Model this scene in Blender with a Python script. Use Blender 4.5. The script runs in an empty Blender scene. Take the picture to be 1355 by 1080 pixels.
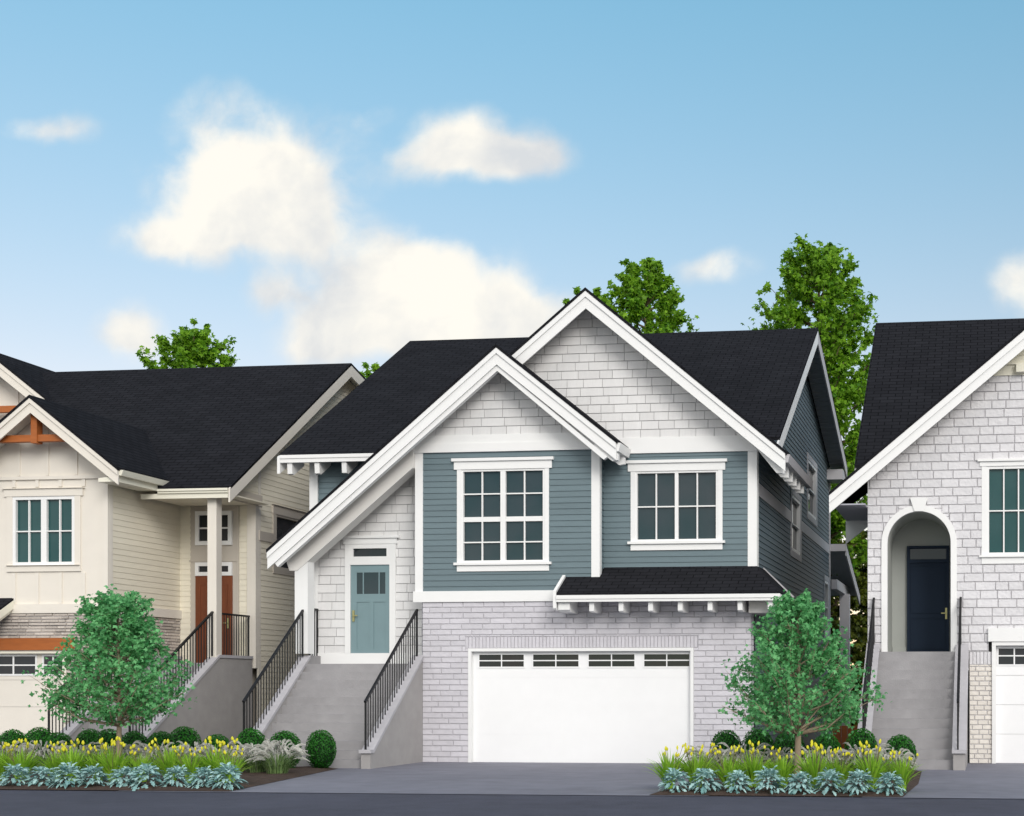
import bpy, math, random
from mathutils import Vector, Matrix
random.seed(7)
scene = bpy.context.scene
C = scene.collection

# ------------------------------------------------------------------ materials
def nodes_of(name):
    m = bpy.data.materials.new(name); m.use_nodes = True
    nt = m.node_tree
    return m, nt, nt.nodes['Principled BSDF']

def surf(name, col, rough=0.6, var=0.06, scale=6.0, bump=0.0, bscale=40.0, rnd=0.0, spec=0.4, stretch=None, detail=5, dirt=0.0):
    """painted / mineral surface: colour broken up by two noises, optional bump and per-face variation"""
    m, nt, b = nodes_of(name)
    N, L = nt.nodes, nt.links
    tc = N.new('ShaderNodeTexCoord')
    src = tc.outputs['Object']
    if stretch:
        mp = N.new('ShaderNodeMapping'); mp.inputs['Scale'].default_value = stretch
        L.new(src, mp.inputs['Vector']); src = mp.outputs['Vector']
    n1 = N.new('ShaderNodeTexNoise'); n1.inputs['Scale'].default_value = scale; n1.inputs['Detail'].default_value = detail
    L.new(src, n1.inputs['Vector'])
    n2 = N.new('ShaderNodeTexNoise'); n2.inputs['Scale'].default_value = scale * 0.17; n2.inputs['Detail'].default_value = 3
    L.new(src, n2.inputs['Vector'])
    ad = N.new('ShaderNodeMath'); ad.operation = 'ADD'
    L.new(n1.outputs['Fac'], ad.inputs[0]); L.new(n2.outputs['Fac'], ad.inputs[1])
    mr = N.new('ShaderNodeMapRange'); mr.inputs['From Min'].default_value = 0.65; mr.inputs['From Max'].default_value = 1.35
    mr.inputs['To Min'].default_value = 1 - var; mr.inputs['To Max'].default_value = 1 + var
    L.new(ad.outputs[0], mr.inputs['Value'])
    fac = mr.outputs['Result']
    if rnd:
        at = N.new('ShaderNodeAttribute'); at.attribute_name = 'rnd'
        m2 = N.new('ShaderNodeMapRange'); m2.inputs['To Min'].default_value = 1 - rnd; m2.inputs['To Max'].default_value = 1 + rnd
        L.new(at.outputs['Fac'], m2.inputs['Value'])
        mu = N.new('ShaderNodeMath'); mu.operation = 'MULTIPLY'
        L.new(fac, mu.inputs[0]); L.new(m2.outputs['Result'], mu.inputs[1]); fac = mu.outputs[0]
    vm = N.new('ShaderNodeVectorMath'); vm.operation = 'SCALE'
    vm.inputs[0].default_value = col[:3]
    L.new(fac, vm.inputs['Scale'])
    L.new(vm.outputs['Vector'], b.inputs['Base Color'])
    b.inputs['Roughness'].default_value = rough
    b.inputs['Specular IOR Level'].default_value = spec
    if bump:
        n3 = N.new('ShaderNodeTexNoise'); n3.inputs['Scale'].default_value = bscale; n3.inputs['Detail'].default_value = 6
        L.new(src, n3.inputs['Vector'])
        bp = N.new('ShaderNodeBump'); bp.inputs['Strength'].default_value = bump; bp.inputs['Distance'].default_value = 0.02
        L.new(n3.outputs['Fac'], bp.inputs['Height']); L.new(bp.outputs['Normal'], b.inputs['Normal'])
    return m

def shingle_roof(name, col):
    """asphalt shingles: brick-bond tabs in roof metres (UV), tab-to-tab tone, dark tab slots, mineral grain"""
    m, nt, b = nodes_of(name)
    N, L = nt.nodes, nt.links
    uv = N.new('ShaderNodeUVMap'); uv.uv_map = 'UVMap'
    br = N.new('ShaderNodeTexBrick')
    br.inputs['Scale'].default_value = 1.0
    br.inputs['Brick Width'].default_value = 0.34; br.inputs['Row Height'].default_value = 0.155
    br.inputs['Mortar Size'].default_value = 0.012; br.inputs['Mortar Smooth'].default_value = 0.3
    br.inputs['Color1'].default_value = (*[c * 0.9 for c in col], 1); br.inputs['Color2'].default_value = (*[c * 1.13 for c in col], 1)
    br.inputs['Mortar'].default_value = (*[c * 0.35 for c in col], 1)
    L.new(uv.outputs['UV'], br.inputs['Vector'])
    n = N.new('ShaderNodeTexNoise'); n.inputs['Scale'].default_value = 1.3; n.inputs['Detail'].default_value = 8
    L.new(uv.outputs['UV'], n.inputs['Vector'])
    mr = N.new('ShaderNodeMapRange'); mr.inputs['From Min'].default_value = .3; mr.inputs['From Max'].default_value = .7
    mr.inputs['To Min'].default_value = 0.9; mr.inputs['To Max'].default_value = 1.1
    L.new(n.outputs['Fac'], mr.inputs['Value'])
    vm = N.new('ShaderNodeVectorMath'); vm.operation = 'SCALE'
    L.new(br.outputs['Color'], vm.inputs[0]); L.new(mr.outputs['Result'], vm.inputs['Scale'])
    L.new(vm.outputs['Vector'], b.inputs['Base Color'])
    b.inputs['Roughness'].default_value = 1.0; b.inputs['Specular IOR Level'].default_value = 0.04
    g = N.new('ShaderNodeTexNoise'); g.inputs['Scale'].default_value = 60; g.inputs['Detail'].default_value = 3
    L.new(uv.outputs['UV'], g.inputs['Vector'])
    # row profile: each course overlaps the one below
    sep = N.new('ShaderNodeSeparateXYZ'); L.new(uv.outputs['UV'], sep.inputs[0])
    dv = N.new('ShaderNodeMath'); dv.operation = 'DIVIDE'; dv.inputs[1].default_value = 0.155; L.new(sep.outputs['Y'], dv.inputs[0])
    fr = N.new('ShaderNodeMath'); fr.operation = 'FRACT'; L.new(dv.outputs[0], fr.inputs[0])
    iv = N.new('ShaderNodeMath'); iv.operation = 'SUBTRACT'; iv.inputs[0].default_value = 1.0; L.new(fr.outputs[0], iv.inputs[1])
    mx = N.new('ShaderNodeMath'); mx.operation = 'MULTIPLY_ADD'; mx.inputs[1].default_value = -0.8
    L.new(br.outputs['Fac'], mx.inputs[0]); L.new(iv.outputs[0], mx.inputs[2])
    m3 = N.new('ShaderNodeMath'); m3.operation = 'MULTIPLY_ADD'; m3.inputs[1].default_value = 0.35
    L.new(g.outputs['Fac'], m3.inputs[0]); L.new(mx.outputs[0], m3.inputs[2])
    bp = N.new('ShaderNodeBump'); bp.inputs['Strength'].default_value = 0.4; bp.inputs['Distance'].default_value = 0.012
    L.new(m3.outputs[0], bp.inputs['Height']); L.new(bp.outputs['Normal'], b.inputs['Normal'])
    return m

def leafmat(name, c1, c2, trans=0.35, rough=0.5):
    m, nt, b = nodes_of(name)
    N, L = nt.nodes, nt.links
    at = N.new('ShaderNodeAttribute'); at.attribute_name = 'rnd'
    mix = N.new('ShaderNodeMix'); mix.data_type = 'RGBA'
    mix.inputs['A'].default_value = (*c1, 1); mix.inputs['B'].default_value = (*c2, 1)
    L.new(at.outputs['Fac'], mix.inputs['Factor'])
    L.new(mix.outputs['Result'], b.inputs['Base Color'])
    b.inputs['Roughness'].default_value = rough; b.inputs['Specular IOR Level'].default_value = 0.3
    t = N.new('ShaderNodeBsdfTranslucent'); L.new(mix.outputs['Result'], t.inputs['Color'])
    ms = N.new('ShaderNodeMixShader'); ms.inputs[0].default_value = trans
    L.new(b.outputs[0], ms.inputs[1]); L.new(t.outputs[0], ms.inputs[2])
    L.new(ms.outputs[0], N['Material Output'].inputs['Surface'])
    return m

def glassmat(name, col):
    """window pane over a dim room: dark teal body with a clear coat that mirrors the street and sky"""
    m, nt, b = nodes_of(name)
    N, L = nt.nodes, nt.links
    tc = N.new('ShaderNodeTexCoord')
    n = N.new('ShaderNodeTexNoise'); n.inputs['Scale'].default_value = 0.9; n.inputs['Detail'].default_value = 3
    L.new(tc.outputs['Object'], n.inputs['Vector'])
    mix = N.new('ShaderNodeMix'); mix.data_type = 'RGBA'
    mr = N.new('ShaderNodeMapRange'); mr.inputs['From Min'].default_value = .35; mr.inputs['From Max'].default_value = .65
    L.new(n.outputs['Fac'], mr.inputs['Value']); L.new(mr.outputs['Result'], mix.inputs['Factor'])
    mix.inputs['A'].default_value = (*col, 1); mix.inputs['B'].default_value = (col[0] * 1.5 + .006, col[1] * 1.2, col[2] * 1.2, 1)
    L.new(mix.outputs['Result'], b.inputs['Base Color'])
    b.inputs['Roughness'].default_value = 0.04; b.inputs['Specular IOR Level'].default_value = 0.28
    
    n2 = N.new('ShaderNodeTexNoise'); n2.inputs['Scale'].default_value = 1.5
    L.new(tc.outputs['Object'], n2.inputs['Vector'])
    bp = N.new('ShaderNodeBump'); bp.inputs['Strength'].default_value = 0.04; bp.inputs['Distance'].default_value = 0.05
    L.new(n2.outputs['Fac'], bp.inputs['Height']); L.new(bp.outputs['Normal'], b.inputs['Normal'])
    return m

MAT = {}
MAT['white'] = surf('white_paint', (.80, .80, .79), .45, .02, 3, .03, 60)
MAT['off_white'] = surf('white_soffit_paint', (.72, .70, .67), .6, .03, 3)  # slightly darker, warmer off-white for soffits, porch beam and eave return
MAT['garage_white'] = surf('garage_white', (.84, .84, .84), .5, .015, 4, .05, 120)
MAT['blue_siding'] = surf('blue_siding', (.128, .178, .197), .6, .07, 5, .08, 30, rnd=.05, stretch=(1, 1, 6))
MAT['blue_siding_shade'] = surf('blue_siding_shaded', (.098, .135, .158), .6, .07, 5, .08, 30, rnd=.05, stretch=(1, 1, 6))  # darker copy of the blue siding, the flank's shade painted into its colour
MAT['gap_grey'] = surf('shingle_gap', (.46, .46, .46), .9, .05, 10)
MAT['shingle_grey'] = surf('shingle_grey', (.70, .695, .69), .7, .04, 7, .10, 25, rnd=.05, stretch=(5, 5, 1))
MAT['brick_white'] = surf('brick_white', (.58, .565, .60), .8, .06, 9, .5, 22, rnd=.06)
MAT['mortar_grey'] = surf('mortar_grey', (.47, .46, .48), .9, .08, 20, .3, 60)
MAT['block_white'] = surf('block_white', (.67, .66, .675), .85, .05, 10, 1.0, 16, rnd=.04)
MAT['block_cream'] = surf('block_cream', (.76, .72, .66), .85, .05, 10, .6, 18, rnd=.04)
MAT['mortar_light'] = surf('mortar_light', (.52, .51, .52), .9, .06, 20, .3, 60)
MAT['roof'] = shingle_roof('asphalt_shingles', (.0185, .0190, .0225))
MAT['concrete'] = surf('concrete', (.30, .293, .30), .85, .12, 4, .3, 45)
MAT['concrete_cap'] = surf('concrete_cap', (.43, .42, .44), .85, .09, 5, .2, 45)
MAT['concrete_tan'] = surf('concrete_tan', (.34, .325, .318), .85, .10, 4, .25, 45)
MAT['driveway'] = surf('driveway', (.190, .192, .228), .85, .17, 2.2, .3, 70)
MAT['road'] = surf('road', (.068, .070, .096), .9, .2, 2.5, .6, 160)
MAT['soil'] = surf('soil', (.060, .038, .028), .95, .35, 14, 1.0, 40)
MAT['ground'] = surf('ground', (.10, .10, .085), .95, .25, 2, .5, 30)
MAT['iron'] = surf('black_iron', (.008, .008, .009), .45, .1, 8)
MAT['door_blue'] = surf('door_blue', (.185, .275, .295), .45, .04, 4, .03, 50)
MAT['door_navy'] = surf('door_navy', (.010, .021, .042), .6, .05, 4, spec=.2)
MAT['door_brown'] = surf('door_brown', (.17, .045, .014), .5, .25, 6, .15, 30, stretch=(6, 6, .6))
MAT['timber'] = surf('stained_timber', (.36, .105, .022), .6, .2, 5, .15, 25, stretch=(.5, 4, 4))
MAT['brass'] = surf('brass', (.40, .37, .17), .35, .05, 5)
MAT['brass'].node_tree.nodes['Principled BSDF'].inputs['Metallic'].default_value = .6
MAT['greige'] = surf('greige_panel', (.73, .685, .61), .65, .03, 3, .04, 40)
MAT['greige_trim'] = surf('greige_trim', (.73, .685, .61), .6, .03, 3)
MAT['taupe'] = surf('taupe_panel', (.50, .455, .395), .65, .03, 3)
MAT['cream_siding'] = surf('cream_siding', (.76, .71, .585), .65, .04, 4, .05, 30, rnd=.03, stretch=(1, 1, 6))
MAT['cream_trim'] = surf('cream_trim', (.78, .755, .64), .5, .02, 3)
MAT['ledgestone'] = surf('ledgestone', (.50, .45, .40), .9, .14, 12, .9, 18, rnd=.2)
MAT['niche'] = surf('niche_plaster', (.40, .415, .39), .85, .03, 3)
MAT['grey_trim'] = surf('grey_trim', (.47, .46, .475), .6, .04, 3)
MAT['soffit_dark'] = surf('soffit_boards', (.34, .36, .39), .7, .06, 3)
MAT['soffit_grey'] = surf('soffit_grey', (.38, .38, .42), .7, .04, 3)
MAT['glass'] = glassmat('window_glass', (.022, .045, .051))
MAT['glass_teal'] = glassmat('window_glass_teal', (.013, .066, .067))
MAT['glass_dark'] = glassmat('window_glass_dark', (.016, .024, .027))
MAT['bark'] = surf('bark', (.30, .235, .165), .9, .2, 12, .6, 30, stretch=(1, 1, .3))
MAT['bark_dark'] = surf('bark_dark', (.12, .09, .05), .9, .2, 6, .5, 20, stretch=(1, 1, .3))
MAT['leaf_front'] = leafmat('leaf_front', (.045, .24, .070), (.24, .62, .25), .42)
MAT['leaf_back'] = leafmat('leaf_back', (.060, .19, .006), (.28, .52, .03), .48)
MAT['leaf_hedge'] = leafmat('leaf_hedge', (.022, .045, .003), (.14, .17, .012), .3)
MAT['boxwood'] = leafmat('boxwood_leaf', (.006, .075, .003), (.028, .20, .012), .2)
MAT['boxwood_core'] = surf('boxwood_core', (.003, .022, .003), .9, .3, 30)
MAT['lily_leaf'] = leafmat('lily_leaf', (.22, .45, .035), (.45, .70, .08), .4)
MAT['lily_flower'] = leafmat('lily_flower', (.70, .64, .02), (.86, .84, .08), .25)
MAT['lily_stem'] = surf('lily_stem', (.16, .16, .06), .7, .1, 10)
MAT['silver_leaf'] = leafmat('silver_leaf', (.16, .33, .32), (.56, .78, .75), .15, .7)
MAT['grass_blade'] = leafmat('grass_blade', (.13, .24, .07), (.30, .42, .17), .3)
MAT['grass_plume'] = leafmat('grass_plume', (.52, .52, .47), (.82, .81, .77), .3, .8)

# ------------------------------------------------------------------ mesh builder
ROOT_LOC = {}
class M:
    def __init__(s):
        s.v = []; s.f = []; s.r = []; s.mi = []; s.uv = {}
    def face(s, pts, r=None, mi=0, uv=None):
        i = len(s.v); s.v += [tuple(p) for p in pts]
        s.f.append(list(range(i, i + len(pts)))); s.r.append(.5 if r is None else r); s.mi.append(mi)
        if uv: s.uv[len(s.f) - 1] = uv
        return s
    def solid(s, verts, faces, r=None, mi=0):
        i = len(s.v); s.v += [tuple(p) for p in verts]
        for f in faces:
            s.f.append([i + k for k in f]); s.r.append(.5 if r is None else r); s.mi.append(mi)
        return s
    def box(s, x0, x1, y0, y1, z0, z1, r=None, mi=0):
        v = [(x0,y0,z0),(x1,y0,z0),(x1,y1,z0),(x0,y1,z0),(x0,y0,z1),(x1,y0,z1),(x1,y1,z1),(x0,y1,z1)]
        return s.solid(v, [(3,2,1,0),(4,5,6,7),(0,1,5,4),(1,2,6,5),(2,3,7,6),(3,0,4,7)], r, mi)
    def prism_y(s, poly, y0, y1, r=None, mi=0):
        """poly of (x,z), counter-clockwise seen from the street (-y); y0 nearer than y1"""
        n = len(poly)
        v = [(x, y0, z) for x, z in poly] + [(x, y1, z) for x, z in poly]
        f = [tuple(range(n)), tuple(range(2*n-1, n-1, -1))] + [(i, n+i, n+(i+1)%n, (i+1)%n) for i in range(n)]
        return s.solid(v, f, r, mi)
    def prism_x(s, poly, x0, x1, r=None, mi=0):
        """poly of (y,z), counter-clockwise seen from +x"""
        n = len(poly)
        v = [(x1, y, z) for y, z in poly] + [(x0, y, z) for y, z in poly]
        f = [tuple(range(n)), tuple(range(2*n-1, n-1, -1))] + [(i, n+i, n+(i+1)%n, (i+1)%n) for i in range(n)]
        return s.solid(v, f, r, mi)
    def slab(s, poly, t, r=None, mi=0, uv=True):
        """roof sheet: poly = 3-D points of the upper face (upward normal), thickness t straight down"""
        P = [Vector(p) for p in poly]; n = len(P)
        nrm = Vector((0, 0, 0))
        for i in range(n): nrm += (P[i] - P[0]).cross(P[(i+1) % n] - P[0])
        nrm.normalize()
        if nrm.z < 0: P.reverse(); nrm = -nrm
        e = Vector((0, 0, 1)).cross(nrm)
        e = e.normalized() if e.length > 1e-4 else Vector((1, 0, 0))
        up = nrm.cross(e)
        q = [p - Vector((0, 0, t)) for p in P]
        s.face(P, r, mi, [(p.dot(e), p.dot(up)) for p in P])
        s.face(list(reversed(q)), r, mi)
        for i in range(n):
            j = (i+1) % n; s.face([P[j], P[i], q[i], q[j]], r, mi)
        return s
    def tube(s, pts, rad, k=6, r=None, cap=True):
        P = [Vector(p) for p in pts]; n = len(P)
        if not hasattr(rad, '__len__'): rad = [rad] * n
        rings = []
        for i, p in enumerate(P):
            d = (P[min(i+1, n-1)] - P[max(i-1, 0)]).normalized()
            a = d.orthogonal().normalized() if abs(d.z) > .9 else d.cross(Vector((0, 0, 1))).normalized()
            b = d.cross(a)
            base = len(s.v)
            for j in range(k):
                t = 2 * math.pi * j / k
                s.v.append(tuple(p + (a * math.cos(t) + b * math.sin(t)) * rad[i]))
            rings.append(base)
        for i in range(n - 1):
            for j in range(k):
                j2 = (j + 1) % k
                s.f.append([rings[i]+j, rings[i]+j2, rings[i+1]+j2, rings[i+1]+j]); s.r.append(.5 if r is None else r); s.mi.append(0)
        if cap:
            s.f.append([rings[-1]+j for j in range(k)]); s.r.append(.5); s.mi.append(0)
        return s
    def mesh(s, name, mats, off=(0, 0, 0), smooth=False):
        me = bpy.data.meshes.new(name)
        ox, oy, oz = off
        me.from_pydata([(x-ox, y-oy, z-oz) for x, y, z in s.v], [], s.f)
        if not isinstance(mats, (list, tuple)): mats = [mats]
        for mm in mats: me.materials.append(MAT[mm])
        me.polygons.foreach_set('material_index', s.mi)
        if smooth: me.polygons.foreach_set('use_smooth', [True] * len(s.f))
        at = me.attributes.new('rnd', 'FLOAT', 'FACE'); at.data.foreach_set('value', s.r)
        if s.uv:
            ul = me.uv_layers.new(name='UVMap')
            for fi, uv in s.uv.items():
                p = me.polygons[fi]
                for k, li in enumerate(p.loop_indices): ul.data[li].uv = uv[k]
        me.update()
        return me
    def build(s, name, mats, parent=None, smooth=False):
        off = ROOT_LOC.get(parent.name, (0, 0, 0)) if parent else (0, 0, 0)
        o = bpy.data.objects.new(name, s.mesh(name, mats, off, smooth)); C.objects.link(o)
        if parent:
            o.parent = parent; ROOT_LOC[o.name] = off
        return o

def thing(name, label, cat, loc=(0, 0, 0), group=None):
    o = bpy.data.objects.new(name, None); C.objects.link(o); o.empty_display_size = .2
    o.location = loc; ROOT_LOC[o.name] = loc
    o['label'] = label; o['category'] = cat
    if group: o['group'] = group
    return o
def tag(o, label, cat, group=None):
    o['label'] = label; o['category'] = cat
    if group: o['group'] = group
    return o
def structure(o, kind='structure'):
    o['kind'] = kind; return o
def copy_thing(o, loc, rot=0.0, scale=1.0):
    r = o.copy(); C.objects.link(r); r.location = loc; r.rotation_euler = (0, 0, rot); r.scale = (scale,) * 3
    for ch in list(o.children):
        c = ch.copy(); C.objects.link(c); c.parent = r
        for g in list(ch.children):
            d = g.copy(); C.objects.link(d); d.parent = c
    return r
def box_part(name, mat, parent, *a):
    return M().box(*a).build(name, mat, parent)
ORD = ['first', 'second', 'third', 'fourth', 'fifth', 'sixth', 'seventh', 'eighth', 'ninth', 'tenth', 'eleventh', 'twelfth', 'thirteenth', 'fourteenth']

# ------------------------------------------------------------------ wall coursing
def clip(poly, ax, val, keep_ge):
    out = []; n = len(poly)
    for i in range(n):
        p, q = poly[i], poly[(i+1) % n]
        a = p[ax] - val; b = q[ax] - val
        if not keep_ge: a, b = -a, -b
        if a >= -1e-9: out.append(p)
        if (a > 1e-9 and b < -1e-9) or (a < -1e-9 and b > 1e-9):
            t = a / (a - b); out.append((p[0] + (q[0]-p[0])*t, p[1] + (q[1]-p[1])*t))
    return out
def area(p):
    return .5 * sum(p[i][0]*p[(i+1) % len(p)][1] - p[(i+1) % len(p)][0]*p[i][1] for i in range(len(p))) if len(p) > 2 else 0
def front(Y): return lambda s, z, off: (s, Y - off, z)
def right(X): return lambda s, z, off: (X + off, s, z)

def strips(poly, holes, h, z0):
    """courses of the wall polygon; a course is cut by a hole only over that hole's own width"""
    zs = [p[1] for p in poly]; lo, hi = min(zs), max(zs)
    k = math.floor((lo - z0) / h + 1e-6)
    while z0 + k * h < hi - 1e-6:
        a, b = z0 + k*h, z0 + (k+1)*h
        row = clip(clip(poly, 1, a, True), 1, b, False)
        hs = [H for H in holes if H[2] < b - 1e-6 and H[3] > a + 1e-6]
        groups = []
        for H in sorted(hs):
            if groups and H[0] <= groups[-1][1] + 1e-6: groups[-1][1] = max(groups[-1][1], H[1]); groups[-1][2].append(H)
            else: groups.append([H[0], H[1], [H]])
        rest = row
        for g0, g1, gh in groups:
            left = clip(rest, 0, g0, False)
            if area(left) > 1e-5: yield k, a, b, a, left
            mid = clip(clip(rest, 0, g0, True), 0, g1, False) if len(rest) > 2 else []
            rest = clip(rest, 0, g1, True) if len(rest) > 2 else []
            cuts = sorted({a, b} | {z for H in gh for z in (H[2], H[3]) if a < z < b})
            for a2, b2 in zip(cuts, cuts[1:]):
                if len(mid) < 3: continue
                P = clip(mid, 1, a2, True)
                P = clip(P, 1, b2, False) if len(P) > 2 else []
                pcs = [P] if area(P) > 1e-5 else []
                for H in gh:
                    if H[2] < b2 - 1e-6 and H[3] > a2 + 1e-6:
                        pcs = [q2 for q in pcs for q2 in (clip(q, 0, H[0], False), clip(q, 0, H[1], True)) if area(q2) > 1e-5]
                for q in pcs: yield k, a, b, a2, q
        if area(rest) > 1e-5: yield k, a, b, a, rest
        k += 1

def lap_wall(m, fr, poly, holes=(), h=.127, d=.016, z0=0., base=.004):
    for k, a, b, a2, q in strips(poly, holes, h, z0):
        rv = random.Random(k * 7919).random()
        f = lambda s, z: fr(s, z, base + d * (b - z) / (b - a))
        m.face([f(*p) for p in q], rv)
        if abs(a2 - a) < 1e-6:
            bt = [p for p in q if abs(p[1] - a) < 1e-6]
            if len(bt) >= 2:
                s0 = min(p[0] for p in bt); s1 = max(p[0] for p in bt)
                m.face([fr(s1, a, base + d), fr(s0, a, base + d), fr(s0, a, base), fr(s1, a, base)], rv)
    return m

def unit_wall(m, fr, poly, holes=(), h=.12, widths=(.45, .45), gap=.012, d=.014, bev=.004, z0=0., stagger=.5, jit=.0, seed=1, lean=0., hvar=0.):
    """bricks, stones or sawn shingles: every unit a raised tile over a recessed backing (material slot 1)"""
    R = random.Random(seed)
    smin = min(p[0] for p in poly); smax = max(p[0] for p in poly)
    joints = {}
    for k, a, b, a2, q in strips(poly, holes, h, z0):
        m.face([fr(s, z, 0.) for s, z in q], .5, 1)
        if k not in joints:
            w0 = widths[0]
            s = smin - w0 * (1 + (k % 2) * stagger + R.uniform(0, .3 if widths[0] != widths[1] else .04))
            js = []
            while s < smax + 1:
                js.append((s, R.random(), R.uniform(0, jit)))
                s += R.uniform(*widths)
            joints[k] = js
        js = joints[k]
        qa, qb = min(p[1] for p in q), max(p[1] for p in q)
        for (s0, rv, jt), (s1, _, _) in zip(js, js[1:]):
            q0 = [p for p in q]
            q0 = clip(q0, 0, s0 + gap/2, True)
            if len(q0) > 2: q0 = clip(q0, 0, s1 - gap/2, False)
            if len(q0) > 2: q0 = clip(q0, 1, max(qa, a + gap/2 + jt * .15), True)
            if len(q0) > 2: q0 = clip(q0, 1, min(qb, b - gap/2), False)
            if len(q0) < 3 or area(q0) < 4e-4: continue
            cx = sum(p[0] for p in q0) / len(q0); cz = sum(p[1] for p in q0) / len(q0)
            hw = max(abs(p[0]-cx) for p in q0); hh = max(abs(p[1]-cz) for p in q0)
            kx = max(.3, 1 - bev / hw); kz = max(.3, 1 - bev / max(hh, 1e-3))
            inn = [(cx + (p[0]-cx)*kx, cz + (p[1]-cz)*kz) for p in q0]
            dd = d + jt
            n = len(q0)
            vb = [fr(p[0], p[1], 0.001) for p in q0]
            vt = [fr(p[0], p[1], dd + lean * (b - p[1]) / h) for p in inn]
            m.solid(vb + vt, [tuple(range(n, 2*n))] + [(i, (i+1) % n, n+(i+1) % n, n+i) for i in range(n)], rv)
    return m

# ------------------------------------------------------------------ joinery
def frame_rect(m, fr, s0, s1, z0, z1, w, d0, d1, mi=0, wt=None, wb=None):
    """rectangular ring (outer size) of face width w between offsets d0 (wall side) and d1 (street side)"""
    wt = w if wt is None else wt; wb = w if wb is None else wb
    bar(m, fr, s0, s0 + w, z0, z1, d0, d1, mi); bar(m, fr, s1 - w, s1, z0, z1, d0, d1, mi)
    bar(m, fr, s0 + w, s1 - w, z1 - wt, z1, d0, d1 - .001, mi); bar(m, fr, s0 + w, s1 - w, z0, z0 + wb, d0, d1 - .001, mi)
def bar(m, fr, s0, s1, z0, z1, d0, d1, mi=0):
    v = [fr(s, z, d) for d in (d1, d0) for s, z in ((s0, z0), (s1, z0), (s1, z1), (s0, z1))]
    m.solid(v, [(0,1,2,3),(7,6,5,4),(0,4,5,1),(1,5,6,2),(2,6,7,3),(3,7,4,0)], None, mi)

def window(parent, fr, s0, s1, z0, z1, lights, rows, frame_mat='white', glass='glass', case=None, case_mat='white',
           head=None, sill=None, apron=None, fw=.055, mull=.10, mun=.028, midrail=None, depth=.05, label=None):
    """s0..z1 = sash block inside the casing; lights = list of column counts per sash; rows = z cuts (fractions, from the bottom)"""
    fm = M(); frame_rect(fm, fr, s0, s1, z0, z1, fw, -depth - .03, .022)
    n = len(lights); W = (s1 - s0 - 2*fw - (n-1)*mull) / n
    for i, cols in enumerate(lights):
        a = s0 + fw + i*(W + mull)
        if i: bar(fm, fr, a - mull, a, z0 + fw, z1 - fw, -depth - .03, .018)
    wo = fm.build('window', frame_mat, parent)
    if label: wo['label'] = label
    mm = M(); gm = M()
    for i, cols in enumerate(lights):
        a = s0 + fw + i*(W + mull); b = a + W
        for c in range(1, cols):
            x = a + W*c/cols; bar(mm, fr, x - mun/2, x + mun/2, z0 + fw, z1 - fw, -depth, -.002)
        for q in rows:
            t = q[1] if isinstance(q, tuple) else mun
            q = q[0] if isinstance(q, tuple) else q
            z = z0 + fw + (z1 - z0 - 2*fw)*q; bar(mm, fr, a, b, z - t/2, z + t/2, -depth, -.004)
        g = [fr(a, z0 + fw, -depth - .004), fr(b, z0 + fw, -depth - .004), fr(b, z1 - fw, -depth - .004), fr(a, z1 - fw, -depth - .004)]
        gm.face(g)
    mm.build('muntins', frame_mat, wo) if mm.f else None
    gm.build('pane', glass, wo)
    if case:
        cm = M(); frame_rect(cm, fr, s0 - case, s1 + case, z0 - (0 if sill else case), z1 + (0 if head else case), case, -.01, .034, wt=0.001 if head else None, wb=.001 if sill else None)
        cm.build('casing', case_mat, wo)
    if head:
        hh, ext, crown = head
        hm = M(); bar(hm, fr, s0 - case - ext, s1 + case + ext, z1, z1 + hh - crown, -.01, .045)
        bar(hm, fr, s0 - case - ext - .045, s1 + case + ext + .045, z1 + hh - crown, z1 + hh, -.01, .085)
        hm.build('head_trim', case_mat, wo)
    if sill:
        st, ext = sill
        sm = M(); bar(sm, fr, s0 - case - ext, s1 + case + ext, z0 - st, z0, -.01, .085)
        if apron: bar(sm, fr, s0 - case, s1 + case, z0 - st - apron, z0 - st, -.01, .038)
        sm.build('sill', case_mat, wo)
    return wo

def rake_boards(parent, name, mat, apex, ends, y, drop=.37, top=.13, slope=None, back=.04, cut=None):
    """barge boards of a street-facing gable: two-step profile below the roof edge, plumb-cut ends"""
    ax, az = apex
    for ex, ez in ends:
        m = M()
        g = (az - ez) / abs(ex - ax)
        P = [(ax, az), (ex, ez), (ex, ez - drop), (ax, az - drop)]
        if ex < ax: P = P[:]
        else: P = [P[0], P[3], P[2], P[1]]
        Q = [(ax, az), (ex, ez), (ex, ez - top), (ax, az - top)]
        if ex >= ax: Q = [Q[0], Q[3], Q[2], Q[1]]
        m.prism_y(P, y, y + back)
        m.prism_y(Q, y - .03, y - .0005)
        m.build(name, mat, parent)

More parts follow.
